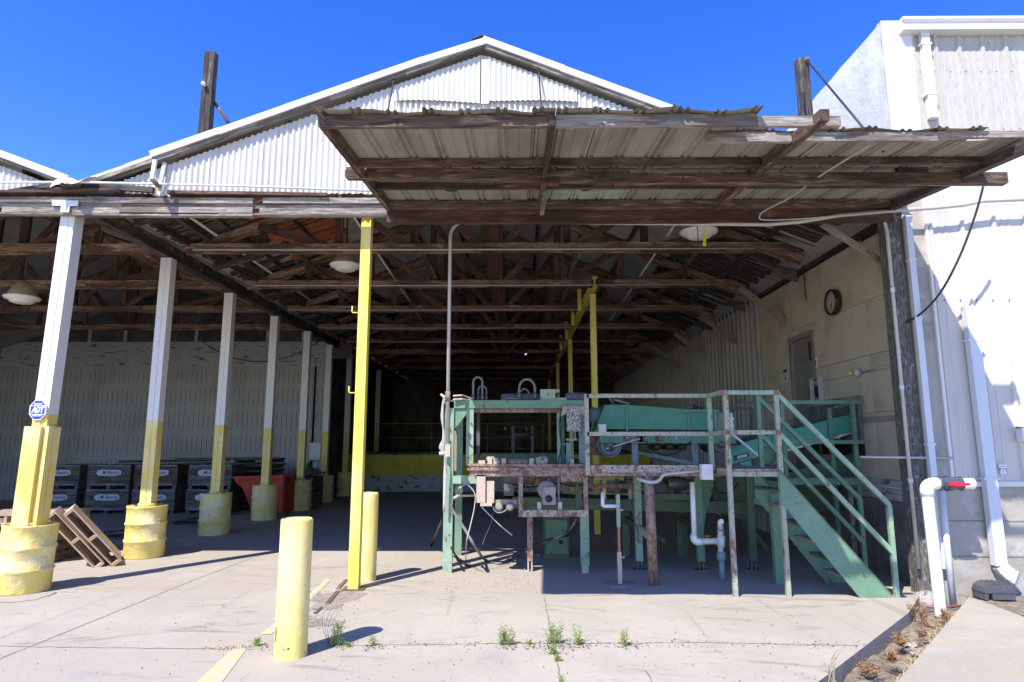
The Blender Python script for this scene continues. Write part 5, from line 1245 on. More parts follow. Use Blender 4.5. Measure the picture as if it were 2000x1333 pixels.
MB().bar(P(1468, 798, YH2 + .3), P(1468, 870, YH2 + .3), .05, .04, up=(0, 1, 0)).build('rear_post', 'green_dark', t)

# ------------------------------------------------------------------ walkway with railings and stairs
YA, YB2, YS = 8.3, 7.74, 8.52
t = thing('walkway', 'raised walkway with rust flecked pale green railings and a steel stair', 'walkway', (P(1300, 920, YA).x, YA, 0))
xw0, xw1, xj, xw2 = P(1146, 850, YA).x, P(1386, 850, YA).x, P(1426, 960, YB2).x, P(1527, 960, YB2).x
zdk = P(1460, 922, YB2).z
zrt, zrm = P(1460, 764, YB2).z, P(1460, 845, YB2).z
RW = .052
mb = MB(); mb.box(xw0, xw1 + .3, YA + .06, YH1 - .05, zdk + .003, zdk + .03); mb.box(xj - .02, xw2 + .02, YB2 + .03, YH1 - .06, zdk + .0035, zdk + .0315)
mb.build('deck_plate', 'rust_beam', t)
za, zb2 = P(1250, 909, YA).z, P(1250, 930, YA).z
MB().box(xw0 + .02, xw1 + .06, YA, YA + .055, zb2 + .035, za).build('edge_beam', 'rust_beam', t)
MB().box(xw0 + .02, xw1 + .06, YA - .02, YA + .05, zb2, zb2 + .033).build('edge_beam', 'rust_heavy', t)
MB().box(xj - .02, xw2 + .03, YB2 - .0, YB2 + .05, zdk - .055, zdk + .002).build('edge_beam', 'rail_rust', t)
MB().bar((xw1 + .06, YA, zdk - .02), (xj, YB2 + .03, zdk - .02), .04, .05).build('edge_beam', 'rust_heavy', t)
def rail(a, b, m='rail_rust', w=RW, name='rail'): return MB().bar(a, b, w, w * .95).build(name, m, t)
def post(x, y, z0, z1, m='rail_rust', w=RW): return MB().bar((x, y, z0), (x, y, z1), w, w, up=(0, 1, 0)).build('rail_post', m, t)
post(xw0, YA - .03, P(1146, 928, YA).z, zrt, 'rail_rust'); post(xw1, YA - .03, zdk - .02, zrt, 'green_pale')
rail((xw0, YA - .03, zrt - .02), (xw1, YA - .03, zrt - .02)); rail((xw0, YA - .03, zrm - .01), (xw1, YA - .03, zrm - .01))
rail((xw1, YA - .03, zrt - .02), (xj, YB2, zrt - .01)); rail((xw1, YA - .03, zrm - .01), (xj, YB2, zrm))
post(xj, YB2, 0, zrt); post(xw2, YB2, 0, zrt)
rail((xj, YB2, zrt - .02), (xw2, YB2, zrt - .02), 'green_pale'); rail((xj, YB2, zrm), (xw2, YB2, zrm))
xq = P(1484, 850, YS).x
post(xq, YS, zdk, zrt, 'green', .05)
# stair
xs1 = G(1722, 1172).x; x0s = xw2 + .0
st0, st1 = V((x0s - .02, 0, zdk + .03)), V((xs1 + .16, 0, 0))
xa, xb3 = G(1697, 1172).x, G(1752, 1172).x
for y, m in ((YB2 - .02, 'green'), (YS, 'green')):
    ztp = zdk + .02
    zlo_ = P(1497, 975, YS).z if y == YS else P(1530, 985, YB2).z
    poly = [(x0s - .03, y, ztp), (xb3, y, .02), (xb3 - .01, y, 0), (xa - .05, y, 0), (x0s - .03, y, zdk - .345)]
    MB().prism(poly, (0, .02 if y == YS else -.02, 0)).build('stringer', m, t)
    mb = MB(); mb.bar((x0s - .03, y - .005, ztp + .006), (xb3, y - .005, .026), .045, .012); mb.build('stringer_flange', 'green_dark', t)
n = 7
for k in range(1, n):
    f = k / n; z = (zdk + .02) * (1 - f) - .06; x = (x0s - .03) + (xb3 - x0s) * f - .13
    MB().box(x - .06, x + .13, YB2 + .002, YS - .002, z, z + .03).build('tread', 'green_dark' if k % 2 else 'rust_beam', t)
xbp = P(1743, 1080, YB2).x; zlow = P(1735, 985, YB2).z
post(xbp, YB2 - .01, .0, zlow, 'green_pale', .05)
rail((xw2, YB2, zrt - .02), (xbp - .0, YB2 - .01, zlow), 'green_pale'); rail((xw2, YB2, zrm), (xbp, YB2 - .01, P(1737, 1080, YB2).z), 'green_pale')
xbr = P(1686, 1040, YS).x; zl2 = P(1682, 975, YS).z
post(xbr, YS + .02, .12, zl2, 'green', .05)
rail((xq, YS, zrt - .02), (xbr, YS + .02, zl2), 'green'); rail((xq, YS, zrm), (xbr, YS + .02, P(1690, 1060, YS).z), 'green')
MB().bar((P(1517, 1060, YS - .05).x, YS - .05, 0), (P(1517, 1060, YS - .05).x, YS - .05, zdk - .3), .10, .09, up=(0, 1, 0)).build('stair_leg', 'green', t)
# legs under the walkway
MB().tube([(G(1280, 1147).x, YA + .03, 0), (G(1280, 1147).x - .02, YA + .03, zb2)], .062, 14).build('leg', 'rust_heavy', t)
legs = [(1249, 1113, 9.33, 'green_pale'), (1368, 1113, 9.30, 'green'), (1472, 1113, 9.35, 'green_dark')]
for px, py, y, m in legs:
    x = G(px, py).x; MB().bar((x, y, .12), (x, y, zb2), .095, .085, up=(0, 1, 0)).build('leg', m, t)
    mb = MB()
    for s in (-1, 1): mb.bar((x + s * .025, y, .012), (x + s * .025, y, .14), .02, .06, up=(0, 1, 0))
    mb.box(x - .08, x + .08, y - .07, y + .07, 0, .012); mb.build('leg_foot', 'bark_plate', t)
    MB().bar((x, y + 1.15, 0), (x, y + 1.15, zb2), .09, .085, up=(0, 1, 0)).build('leg', 'green_dark', t)
    MB().bar((x, y + 1.1, .56), (x, y + .045, .56), .05, .09).build('cross_brace', 'green_dark', t)
x = G(1249, 1113).x; MB().bar((x + .01, 9.28, .56), (G(1280, 1147).x, YA + .09, .56), .05, .09).build('cross_brace', 'tan_metal', t)
x = G(1472, 1113).x; MB().bar((x + .05, 9.3, .95), (x + .75, 8.75, .72), .04, .10).build('cross_brace', 'green', t)
mb = MB(); mb.bar((xw0, 9.4, zb2 - .02), (xw2, 9.4, zb2 - .02), .06, .08); mb.build('joist', 'rust_heavy', t)
for k in range(8):
    x = xw0 + .12 + .19 * k; MB().lathe([(.001, -.01), (.011, -.01), (.013, .003)], (x, YA - .002, za - .03 - .012 * (k % 2)), 6, 'y').build('bolt_head', 'bark_plate', t)
for x, z in ((xj, zrm), (xj, zrt - .02), (xw2, zrm), (xw2, zrt - .02)): MB().box(x - .03, x + .03, YB2 - .032, YB2 - .0265, z - .03, z + .03).build('weld_plate', 'rust_heavy', t)
# white switch box with flexible conduit
a, b = P(1368, 907, YA - .08), P(1391, 937, YA - .08)
o = MB().box(a.x, b.x, YA - .13, YA - .021, b.z, a.z).build('switch_box', 'white_box', t)
MB().tube([P(1368, 920, YA - .06), P(1305, 926, YA - .06)], .018, 8).build('box_conduit', 'conduit', o)
MB().tube(smooth_path([P(1305, 926, YA - .06), P(1296, 928, YA - .07), P(1285, 940, YA - .09), P(1270, 942, YA - .08), P(1253, 938, YA), P(1245, 934, YA + .1)], 5), .022, 8).build('flexible_conduit', 'conduit', o)

# ------------------------------------------------------------------ low green conveyor and hoppers below
t = thing('lower_conveyor', 'low green steel conveyor bed running under the walkway', 'conveyor', (P(1300, 990, 9.9).x, 9.9, 0))
MB().bar(P(1000, 982, 9.8), P(1530, 993, 9.75), .07, .16).build('side_beam', 'green_dark', t)
MB().bar(P(1000, 975, 10.6), P(1530, 980, 10.6), .07, .16).build('side_beam', 'green_dark', t)
MB().bar(P(1250, 971, 9.55), P(1372, 971, 9.55), .05, .09).build('upper_beam', 'green_dark', t)
MB().bar(P(985, 938, 10.2), P(1150, 940, 10.2), .06, .12).build('upper_beam', 'rust_heavy', t)
MB().bar(P(985, 968, 10.3), P(1240, 972, 10.3), .5, .03).build('belt', 'black', t)
for px in (1075, 1222, 1334): x = P(px, 1040, 10.55).x; MB().bar((x, 10.5, 0), (x, 10.5, .75), .09, .09, up=(0, 1, 0)).build('leg', 'green_dark', t)
MB().prism([P(1368, 932, 9.72), P(1398, 932, 9.72), P(1380, 1000, 9.72), P(1374, 1040, 9.72), P(1366, 1000, 9.72)], (0, .06, 0)).build('brace_plate', 'green', t)
MB().prism([P(1392, 932, 10.0), P(1545, 932, 10.0), P(1540, 1000, 10.0), P(1392, 990, 10.0)], (0, .03, 0)).build('hopper_plate', 'green_dark', t)
MB().prism([P(1500, 940, 9.62), P(1540, 940, 9.62), P(1560, 990, 9.62), P(1522, 1010, 9.62)], (0, .03, 0)).build('chute_plate', 'green', t)
c = P(1303, 945, 9.7); o = MB().lathe([(.001, 0), (.075, .0), (.09, .02), (.09, .27), (.07, .28), (.07, .36), (.001, .37)], c, 22, 'x').build('motor', 'motor', t)
MB().box(c.x + .2, c.x + .28, c.y - .04, c.y + .04, c.z + .085, c.z + .14).build('terminal_box', 'motor', o)
MB().tube([P(1292, 925, 9.7), P(1300, 945, 9.7)], .03, 7).build('drive_arm', 'dark_metal', t)
MB().tube([P(1232, 955, 9.5), P(1232, 975, 9.5)], .035, 9).build('valve', 'tan_metal', t)

# clutter of the drive gear slung under the bed
t = bpy.data.objects['lower_conveyor']
MB().bar(P(1150, 950, 9.6), P(1250, 950, 9.6), .05, .06).build('cross_member', 'rust_heavy', t)
MB().bar(P(1100, 962, 9.9), P(1250, 966, 9.9), .03, .03).build('cross_member', 'lamp_tan', t)
MB().bar(P(1205, 935, 9.7), P(1205, 978, 9.7), .06, .05, up=(0, 1, 0)).build('hanger', 'green_dark', t)
MB().bar(P(1180, 935, 9.8), P(1180, 978, 9.8), .05, .05, up=(0, 1, 0)).build('hanger', 'yellow_steel', t)
MB().bar(P(1218, 935, 10.1), P(1160, 935, 10.1), .05, .05).build('cross_member', 'yellow_steel', t)
for px in (1050, 1072, 1100): MB().bar(P(px, 935, 10.0), P(px, 960, 10.0), .05, .05, up=(0, 1, 0)).build('hanger', 'lamp_tan', t)
MB().box(P(984, 950, 10.1).x, P(1003, 950, 10.1).x, 10.05, 10.2, P(990, 972, 10.1).z, P(990, 945, 10.1).z).build('relay_box', 'motor', t)
MB().tube(smooth_path([P(1395, 940, 9.5), P(1400, 960, 9.45), P(1425, 962, 9.4), P(1440, 945, 9.4)], 5), .014, 6).build('hose', 'hose_black', t)
MB().tube(smooth_path([P(1232, 975, 9.5), P(1236, 1000, 9.4), P(1243, 1030, 9.25), P(1247, 1060, 9.27)], 5), .010, 6).build('hose', 'hose', t)
for k in range(6): MB().bar(P(1256 + 18 * k, 966, 9.75), P(1256 + 18 * k, 966, 10.5), .09, .05).build('idler', 'dark_metal', t)
MB().bar(P(1440, 1000, 9.9), P(1500, 1075, 9.9), .05, .06).build('diagonal', 'green_dark', t); MB().bar(P(1300, 1060, 10.4), P(1210, 1000, 10.4), .05, .06).build('diagonal', 'green_dark', t)
t = bpy.data.objects['belt_conveyor']
MB().bar(P(1172, 868, YH1 + .35), P(1436, 868, YH1 + .35), .5, .03).build('return_belt', 'black', t)
MB().bar(P(1245, 884, YH1 + .3), P(1350, 905, YH1 + .3), .04, .05).build('diagonal', 'blue_grey', t)
for px in (1285, 1310, 1335): MB().lathe([(.001, 0), (.05, 0), (.05, .5), (.001, .5)], P(px, 873, YH1 + .05), 12, 'y').build('idler', 'dark_metal', t)
MB().tube(smooth_path([P(1262, 862, YH1 - .06), P(1275, 880, YH1 - .05), P(1300, 890, YH1 - .03), P(1330, 880, YH1 - .05), P(1350, 862, YH1 - .06)], 5), .010, 6).build('cable', 'hose_black', t)
MB().bar(P(1183, 877, YH1 - .05), P(1250, 857, YH1 - .06), .03, .02).build('scraper', 'conduit', t)
# ------------------------------------------------------------------ inclined conveyor climbing to the wall
YI, YI2 = 9.62, 10.25
t = thing('incline_conveyor', 'teal green inclined conveyor climbing to an opening in the side wall', 'conveyor', (P(1550, 870, YI).x, YI, 0))
def ip(pts, y, th, name, m): return MB().prism([P(a, b, y) for a, b in pts], (0, th, 0)).build(name, m, t)
ip([(1424, 872), (1560, 836), (1702, 798), (1702, 838), (1560, 872), (1430, 907)], YI, .03, 'side_plate', 'green_bright')
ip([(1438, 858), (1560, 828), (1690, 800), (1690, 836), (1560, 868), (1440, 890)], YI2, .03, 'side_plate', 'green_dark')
MB().bar((P(1430, 880, YI).x, (YI + YI2) / 2, P(1430, 878, YI).z), (P(1690, 815, YI).x, (YI + YI2) / 2, P(1690, 812, YI).z), YI2 - YI - .01, .02).build('belt', 'black', t)
ip([(1509, 845), (1537, 845), (1537, 906), (1509, 906)], YI - .04, .03, 'drive_cover', 'green_bright')
c = P(1500, 890, YI - .02); MB().lathe([(.001, -.04), (.12, -.04), (.13, 0), (.13, .04), (.001, .04)], c, 24, 'y').build('pulley_cover', 'green', t)
ip([(1446, 905), (1466, 899), (1468, 912), (1475, 918), (1452, 918)], YI - .02, .03, 'foot_bracket', 'green_bright')
a = P(1447, 892, YI - .01)
mb = MB(); q = [P(1432, 891, YI - .006), P(1462, 884, YI - .006), P(1463, 893, YI - .006), P(1434, 901, YI - .006)]; mb.prism(q, (0, -.004, 0)); o = mb.build('name_plate', 'sign_dark', t)
mb = MB(); d = (q[1] - q[0]).normalized()
for k in range(5):
    cc = q[0].lerp(q[1], .3 + .13 * k).lerp(q[3].lerp(q[2], .3 + .13 * k), .5); mb.prism([cc + d * -.011 + V((0, -.005, -.02)), cc + d * .011 + V((0, -.005, -.02)), cc + d * .011 + V((0, -.005, .02)), cc + d * -.011 + V((0, -.005, .02))], (0, -.001, 0))
mb.build('worn_print', 'white_box', o)
MB().tube([P(1538, 880, YI - .05), P(1612, 860, YI - .05), P(1660, 848, YI - .05)], .016, 7).build('conduit', 'pvc', t)
MB().tube([P(1637, 857, YI - .06), P(1640, 852, YI - .06), P(1668, 846, YI - .06)], .018, 7).build('conduit', 'pvc', t)
for px, y0, y1 in ((1627, 797, 1020),): x = P(px, 900, YI - .1).x; MB().bar((x, YI - .1, .0), (x, YI - .1, P(px, y0, YI - .1).z), .05, .05, up=(0, 1, 0)).build('support_leg', 'green', t)
MB().bar(P(1627, 796, YI - .1), P(1680, 786, YI - .1), .04, .04).build('top_arm', 'green', t)
ip([(1536, 925), (1667, 886), (1663, 936), (1536, 938)], YI + .05, .03, 'return_tray', 'green_dark')
ip([(1536, 940), (1660, 938), (1650, 1000), (1540, 1000)], YI + .3, .03, 'lower_hopper', 'green_dark')
# white hand valve pipe on the near guard
t = thing('spray_pipe', 'white pvc valve pipe slanting across the walkway railing', 'pipe', P(1428, 830, 9.0))
MB().tube([P(1428, 807, 9.0), P(1430, 848, 9.0)], .02, 8).build('riser', 'pvc', t)
for py in (818, 832): MB().tube([P(1429, py - 3, 9.0), P(1429, py + 3, 9.0)], .032, 8).build('coupling', 'pvc', t)
MB().tube([P(1430, 848, 9.0), P(1484, 892, 9.2), P(1484, 912, 9.2)], .017, 8).build('slanting_pipe', 'pvc', t)

# ------------------------------------------------------------------ rear landing beside the wall
YLd = 9.15
t = thing('landing', 'green steel landing with railing between the stair and the side wall', 'landing', (P(1620, 940, YLd).x, YLd, 0))
xl0, xl1 = P(1537, 940, YLd).x, P(1695, 940, YLd).x; xl1 = min(xl1, XW - .04)
zl = P(1600, 935, YLd).z
MB().box(xl0, xl1, YLd, YLd + .05, zl - .085, zl).build('edge_beam', 'green', t)
MB().box(xl0, xl1, YLd + .052, YLd + .45, zl - .02, zl + .005).build('deck_plate', 'galv', t)
z1, z2 = P(1600, 786, YLd).z, P(1600, 864, YLd).z
MB().bar((P(1530, 786, YLd).x, YLd + .02, z1), (xl1, YLd + .02, z1), .045, .05).build('rail', 'green', t)
MB().bar((P(1540, 864, YLd).x, YLd + .02, z2), (xl1, YLd + .02, z2), .045, .05).build('rail', 'green', t)
MB().bar((xl1 - .12, YLd + .02, 0), (xl1 - .12, YLd + .02, z1), .05, .05, up=(0, 1, 0)).build('rail_post', 'green', t)
MB().bar((P(1532, 860, YLd).x, YLd + .02, zl), (P(1532, 860, YLd).x, YLd + .02, z1), .05, .05, up=(0, 1, 0)).build('rail_post', 'green', t)
MB().bar((P(1705, 1030, YLd).x - .12, YLd + .3, 0), (P(1705, 1030, YLd).x - .12, YLd + .3, zl), .05, .05, up=(0, 1, 0)).build('leg', 'rust_beam', t)
# ------------------------------------------------------------------ crank stand and pvc standpipe
c = G(1211, 1142); t = thing('crank_stand', 'slim floor stand with pale crank handle on a round steel plate', 'crank stand', c)
MB().lathe([(.20, 0), (.205, .006), (.19, .012), (.001, .012)], c + V((0, .0, .001)), 28).build('floor_plate', 'soil_film', t)
def zat(py): return P(1211, py, c.y).z
MB().bar(c + V((0, 0, .012)), c + V((0, 0, zat(1078))), .052, .05, up=(0, 1, 0)).build('lower_stem', 'tan_metal', t)
MB().bar((c.x, c.y, zat(1078)), (c.x, c.y, zat(1030)), .03, .035, up=(0, 1, 0)).build('middle_stem', 'copper', t)
MB().bar((c.x, c.y, zat(1030)), (c.x, c.y, zat(966)), .045, .045, up=(0, 1, 0)).build('upper_stem', 'green_pale', t)
MB().tube([P(1208, 989, c.y), P(1179, 989, c.y), P(1177, 988, c.y), P(1177, 962, c.y)], .023, 8).build('crank_handle', 'conduit_white', t)
for py in (996, 1088): MB().tube([(c.x, c.y - .03, zat(py)), (c.x + .06, c.y - .03, zat(py))], .012, 6).build('set_pin', 'tan_metal', t)
c = G(1411, 1133); t = thing('standpipe', 'white pvc pipe with brass valve on a green steel stub', 'standpipe', c); y = c.y
MB().tube([c, V((c.x, y, P(1409, 1092, y).z))], .036, 12).build('stub', 'blue_grey', t)
MB().tube([P(1409, 1095, y), P(1408, 1078, y)], .055, 12).build('saddle', 'blue_grey', t)
MB().tube([P(1408, 1080, y), P(1407, 1028, y)], .036, 12).build('tee_riser', 'pvc_dirty', t)
MB().tube([P(1408, 1068, y), P(1408, 1046, y)], .05, 12).build('tee', 'pvc_dirty', t)
MB().tube([P(1404, 1057, y), P(1366, 1058, y)], .040, 12).build('cross_pipe', 'pvc_dirty', t)
MB().tube([P(1371, 1058, y)] + arc(P(1363, 1050, y), .055, -PI / 2, -PI, (1, 0, 0), (0, 0, 1), 6) + [P(1356, 1045, y)], .046, 12).build('elbow', 'pvc', t)
MB().tube([P(1356, 1048, y), P(1352, 942, y)], .034, 12).build('riser', 'pvc', t)
MB().tube([P(1407, 1028, y), P(1406, 1020, y), P(1409, 1019, y - .05)], .033, 10).build('spigot', 'pvc', t)
MB().lathe([(.001, -.01), (.05, -.008), (.055, .006), (.001, .012)], P(1381, 1047, y), 12).build('hand_wheel', 'copper', t)
MB().bar(P(1405, 1036, y - .04), P(1415, 1038, y - .04), .03, .02).build('lever', 'motor', t)
MB().tube([P(1381, 1054, y), P(1381, 1047, y)], .012, 6).build('valve_stem', 'copper', t)
# ------------------------------------------------------------------ stacked bins
BW, BD, BH = 1.06, 1.1, .60
def make_bin(seed, m='bin_wood'):
    rr = random.Random(seed)
    t = thing('bin', '', 'bin', (0, 0, 0), 'wooden field bins stacked in two tiers')
    z = .10
    mb = MB()
    for k in range(4):
        h = .112; zz = z + k * .122 + h / 2
        for y in (-BD / 2, BD / 2): mb.bar((-BW / 2, y, zz), (BW / 2, y, zz), .022, h + .002)
        for x in (-BW / 2 + .03, BW / 2 - .03): mb.bar((x, -BD / 2 + .03, zz), (x, BD / 2 - .03, zz), .022, h)
    mb.box(-BW / 2 + .02, BW / 2 - .02, -BD / 2 + .02, BD / 2 - .02, z, z + .02)
    mb.build('box_boards', m, t)
    for y in (-BD / 2 - .012, BD / 2 + .012): MB().bar((-BW / 2, y, z + .475), (BW / 2, y, z + .475), .02, .035).build('rim', 'bin_edge', t)
    MB().bar((-BW / 2 + .1, -BD / 2 - .013, z + .012), (BW / 2 - .1, -BD / 2 - .013, z + .012), .02, .045).build('bottom_edge', 'bin_edge', t)
    for x in (-BW / 2 + .05, 0, BW / 2 - .05): MB().bar((x, -BD / 2, .05), (x, BD / 2, .05), .09, .098).build('skid', 'bin_wood', t)
    for x in (-BW / 2 - .004, BW / 2 + .004): MB().box(x - .012, x + .012, -BD / 2 - .016, -BD / 2 + .008, z + .02, z + .455).build('corner_iron', 'dark_metal', t)
    # whitewashed blob with the brush lettering
    mb = MB(); pts = []
    for i in range(28):
        a = 2 * PI * i / 28; c_, s_ = math.cos(a), math.sin(a)
        pts.append((.315 * math.copysign(abs(c_) ** .45, c_) + rr.uniform(-.012, .012), -BD / 2 - .0135, z + .30 + .075 * math.copysign(abs(s_) ** .6, s_) + rr.uniform(-.008, .008)))
    p = mb.prism(pts, (0, -.001, 0)).build('painted_patch', 'blob', t)
    mb = MB(); add_text(mb, 'Mi Rancho', .135, (rr.uniform(-.0, .05), -BD / 2 - .0155, z + .302), shear=.35, width=.43, bold=.0008)
    mb.build('lettering', 'ink', p)
    return t
YBn = 16.35
spots = []
xs_ = [P(209, 960, YBn).x, P(302, 960, YBn).x, P(406, 960, YBn).x, P(110, 960, YBn).x]
bl_ = ['second stack from the left', 'third stack, behind the second post', 'rightmost stack', 'leftmost stack']
b1 = make_bin(3); b2 = make_bin(5, 'bin_brown'); used = set()
for i, x in enumerate(xs_):
    for k in range(2):
        brown = (i == 1 and k == 1)
        src = b2 if brown else b1
        o = src if src not in used else dup(src); used.add(src)
        place(o, (x + R.uniform(-.02, .02), YBn + BD / 2 + R.uniform(-.03, .05), k * BH), R.uniform(-.015, .015), ('browner' if brown else 'dark') + ' wooden bin with painted patch, %s of the %s' % ('top' if k else 'bottom', bl_[i]))
# second row behind, tops only
for i, x in enumerate(xs_[:3]):
    o = dup(b1); place(o, (x + .1, YBn + BD * 1.75, BH * (1 if i else 0)), 0, 'dark wooden bin in the rear row behind the %s' % ('second stack', 'third stack', 'rightmost stack')[i])
# loose boards and flat stack on top
def board(a, b, w_, h_, m, label): return solo(MB().bar(a, b, w_, h_), 'board', m, label, 'board', 'loose boards near the bins', loc=(V(a) + V(b)) / 2)
board((P(214, 896, YBn).x, YBn + .5, 2 * BH + .06), (P(420, 890, YBn).x, YBn + .8, 2 * BH + .10), .3, .05, 'timber_dark', 'long dark board lying across the top of the bins')
board((P(330, 893, YBn).x, YBn + .3, 2 * BH + .13), (P(520, 889, YBn).x, YBn + .9, 2 * BH + .15), .25, .05, 'bin_wood', 'second dark board overhanging the bins to the right')
t = thing('board_stack', 'stack of dark flat boards and lids right of the bins', 'stack', (P(490, 1000, 17.3).x, 17.6, 0))
for k in range(9):
    x = P(492, 1000, 17.3).x + R.uniform(-.05, .05); z = .08 + .15 * k
    mb = MB(); mb.box(x - .55, x + .45, 17.2, 18.3, z, z + .045); mb.box(x - .5, x - .4, 17.2, 18.3, z - .07, z); mb.box(x + .3, x + .4, 17.2, 18.3, z - .07, z); mb.build('board', 'bin_wood', t)
t = thing('broken_board', 'dark broken board leaning at the foot of the bins', 'board', G(365, 1010))
MB().bar(G(345, 1018, .04), G(385, 1012, .16), .3, .03).build('plank', 'timber_dark', t); MB().bar(G(340, 1022, .03), G(392, 1020, .03), .12, .05).build('batten', 'timber_dark', t)
t = thing('broken_board', 'dark broken board lying behind the leaning pallets', 'board', G(225, 1040)); MB().bar(G(205, 1040, .05), G(250, 1036, .16), .4, .03).build('plank', 'timber_dark', t)
# ------------------------------------------------------------------ red hopper
YRh = 16.25
def rp_(px, py, y=YRh): return P(px, py, y)
t = thing('red_hopper', 'red steel tipping hopper with a curved front behind a drum post', 'hopper', (P(525, 1000, YRh).x, YRh, 0))
pro = [rp_(457, 934), rp_(462, 945), rp_(472, 952), rp_(480, 968), rp_(486, 985), rp_(497, 1000), rp_(550, 1003), rp_(553, 932)]
MB().prism(pro, (0, .03, 0)).build('side_plate', 'red_steel', t)
MB().prism([p + V((.0, .9, 0)) for p in pro], (0, .03, 0)).build('side_plate', 'red_steel', t)
MB().strip([[pro[i] + V((0, .031, 0)), pro[i] + V((0, .9, 0))] for i in range(7)]).build('curved_shell', 'red_steel', t)
MB().prism([pro[6] + V((0, .031, 0)), pro[7] + V((0, .031, 0)), pro[7] + V((0, .9, 0)), pro[6] + V((0, .9, 0))], (.03, 0, 0)).build('end_plate', 'red_steel', t)
MB().bar(rp_(455, 933), rp_(554, 930), .05, .05).build('rim', 'red_steel', t)
MB().bar(rp_(440, 1008), rp_(560, 1006), .12, .10).build('skid', 'timber_dark', t)
t = thing('brown_crate', 'dark brown crate heaped with scrap right of the red hopper', 'crate', (P(590, 1000, 17.6).x, 17.8, 0))
a, b = P(556, 930, 17.4), P(612, 930, 17.4)
for k in range(4): MB().box(a.x, b.x, 17.4, 18.3, .05 + .2 * k, .235 + .2 * k).build('side_board', 'bin_brown', t)
mb = MB(); rows = []
for i in range(9): rows.append([(a.x + (b.x - a.x) * i / 8 * 1.1, 17.35 + 1.0 * j / 6, .86 + .22 * math.sin(PI * i / 8) * math.sin(PI * j / 6) + R.uniform(0, .08)) for j in range(7)])
mb.strip(rows, False).build('scrap_heap', 'crumb', t)
# ------------------------------------------------------------------ pallets
def make_pallet(m, L=1.0, Wd=.85, H=.135, n=6):
    t = thing('pallet', '', 'pallet', (0, 0, 0), 'timber pallets'); t['_h'] = H; del t['_h']
    for z in (.009, H - .009):
        for k in range(n): y = -Wd / 2 + .05 + (Wd - .1) * k / (n - 1); MB().box(-L / 2, L / 2, y - .05, y + .05, z - .009, z + .009).build('deck_board', m, t)
    for k, x in enumerate((-L / 2 + .02, 0, L / 2 - .02)): MB().box(x - .02, x + .02, -Wd / 2 + .004, Wd / 2 - .004, .0182, H - .0182).build('stringer', m, t)
    return t
# two pallets standing on edge, tilted against the second drum
pa = make_pallet('pallet', 1.0, .8, .135, 6)
def lean(o, bottom, top_, label, half=.4):
    d = top_ - bottom; h = math.hypot(d.x, d.y); yaw = math.atan2(-d.y, -d.x); ang = math.atan2(d.z, -h)
    o.location = bottom.lerp(top_, .5) + V((-math.sin(yaw), math.cos(yaw), 0)) * half; o.rotation_euler = (0, -ang, yaw); o['label'] = label
yp = 9.45
b_, tp = P(200, 1096, 9.46), P(112, 1003, 9.16)
lean(pa, b_, tp, 'left one of the two fresh pallets leaning together by the second drum')
pb = dup(pa); b_, tp = P(232, 1089, 9.52), P(148, 999, 9.22)
lean(pb, b_, tp, 'right one of the two fresh pallets, resting against the second drum')
po = make_pallet('pallet_old', 1.2, 1.0, .135); xq = P(30, 1040, 9.6).x - .15
for k in range(4):
    o = po if k == 0 else dup(po); place(o, (xq + R.uniform(-.04, .04), 10.1 + R.uniform(-.03, .03), .142 * k), R.uniform(-.04, .04), 'old grey pallet, number %s from the floor in the stack behind the first drum' % ('one', 'two', 'three', 'four')[k])
pt = make_pallet('pallet_tan', 1.2, 1.0, .135); place(pt, (xq - .02, 10.08, .142 * 4 + .002), .03, 'tan pallet coloured as sunlit, on top of the stack behind the first drum')
# ------------------------------------------------------------------ hanging lamps
def lamp(px, py, Y, label, tilt=0, cage=True):
    c = P(px, py, Y); t = thing('pendant_lamp', label, 'lamp', c, 'round high bay lamps under the roof')
    if cage: MB().lathe([(.235, .04), (.20, .11), (.13, .25), (.08, .30), (.001, .31)], c, 28).build('reflector', 'lamp_tan', t)
    MB().lathe([(.001, -.075), (.12, -.07), (.17, -.05), (.185, -.02), (.25, .0), (.272, .03), (.262, .045), (.235, .042)], c, 36).build('lens', 'lens', t)
    MB().tube([c + V((0, 0, .3)), V((c.x, Y, min(zr(c.x) - .03, c.z + 1.6)))], .014, 6).build('stem', 'dark_metal', t)
    return c
lamp(675, 522, 10.75, 'round opal lamp with tan reflector left of the tall yellow post'); lamp(43, 585, 10.6, 'round opal lamp with tan reflector hanging at the far left')
c = lamp(1365, 457, 8.95, 'white lamp with a yellow strip hanging from it under the canopy header')
a = P(1375, 448, 8.7); b = P(1376, 481, 8.7)
t = thing('plastic_strip', 'yellow plastic strip hanging in front of the white lamp', 'strip', a)
MB().bar(a, b, .02, .008, up=(0, 1, 0), w2=.05).build('strip', 'yellow_flag', t); MB().tube([P(1362, 440, 8.7), P(1364, 482, 8.7), P(1368, 483, 8.7)], .006, 5).build('wire', 'dark_metal', t)
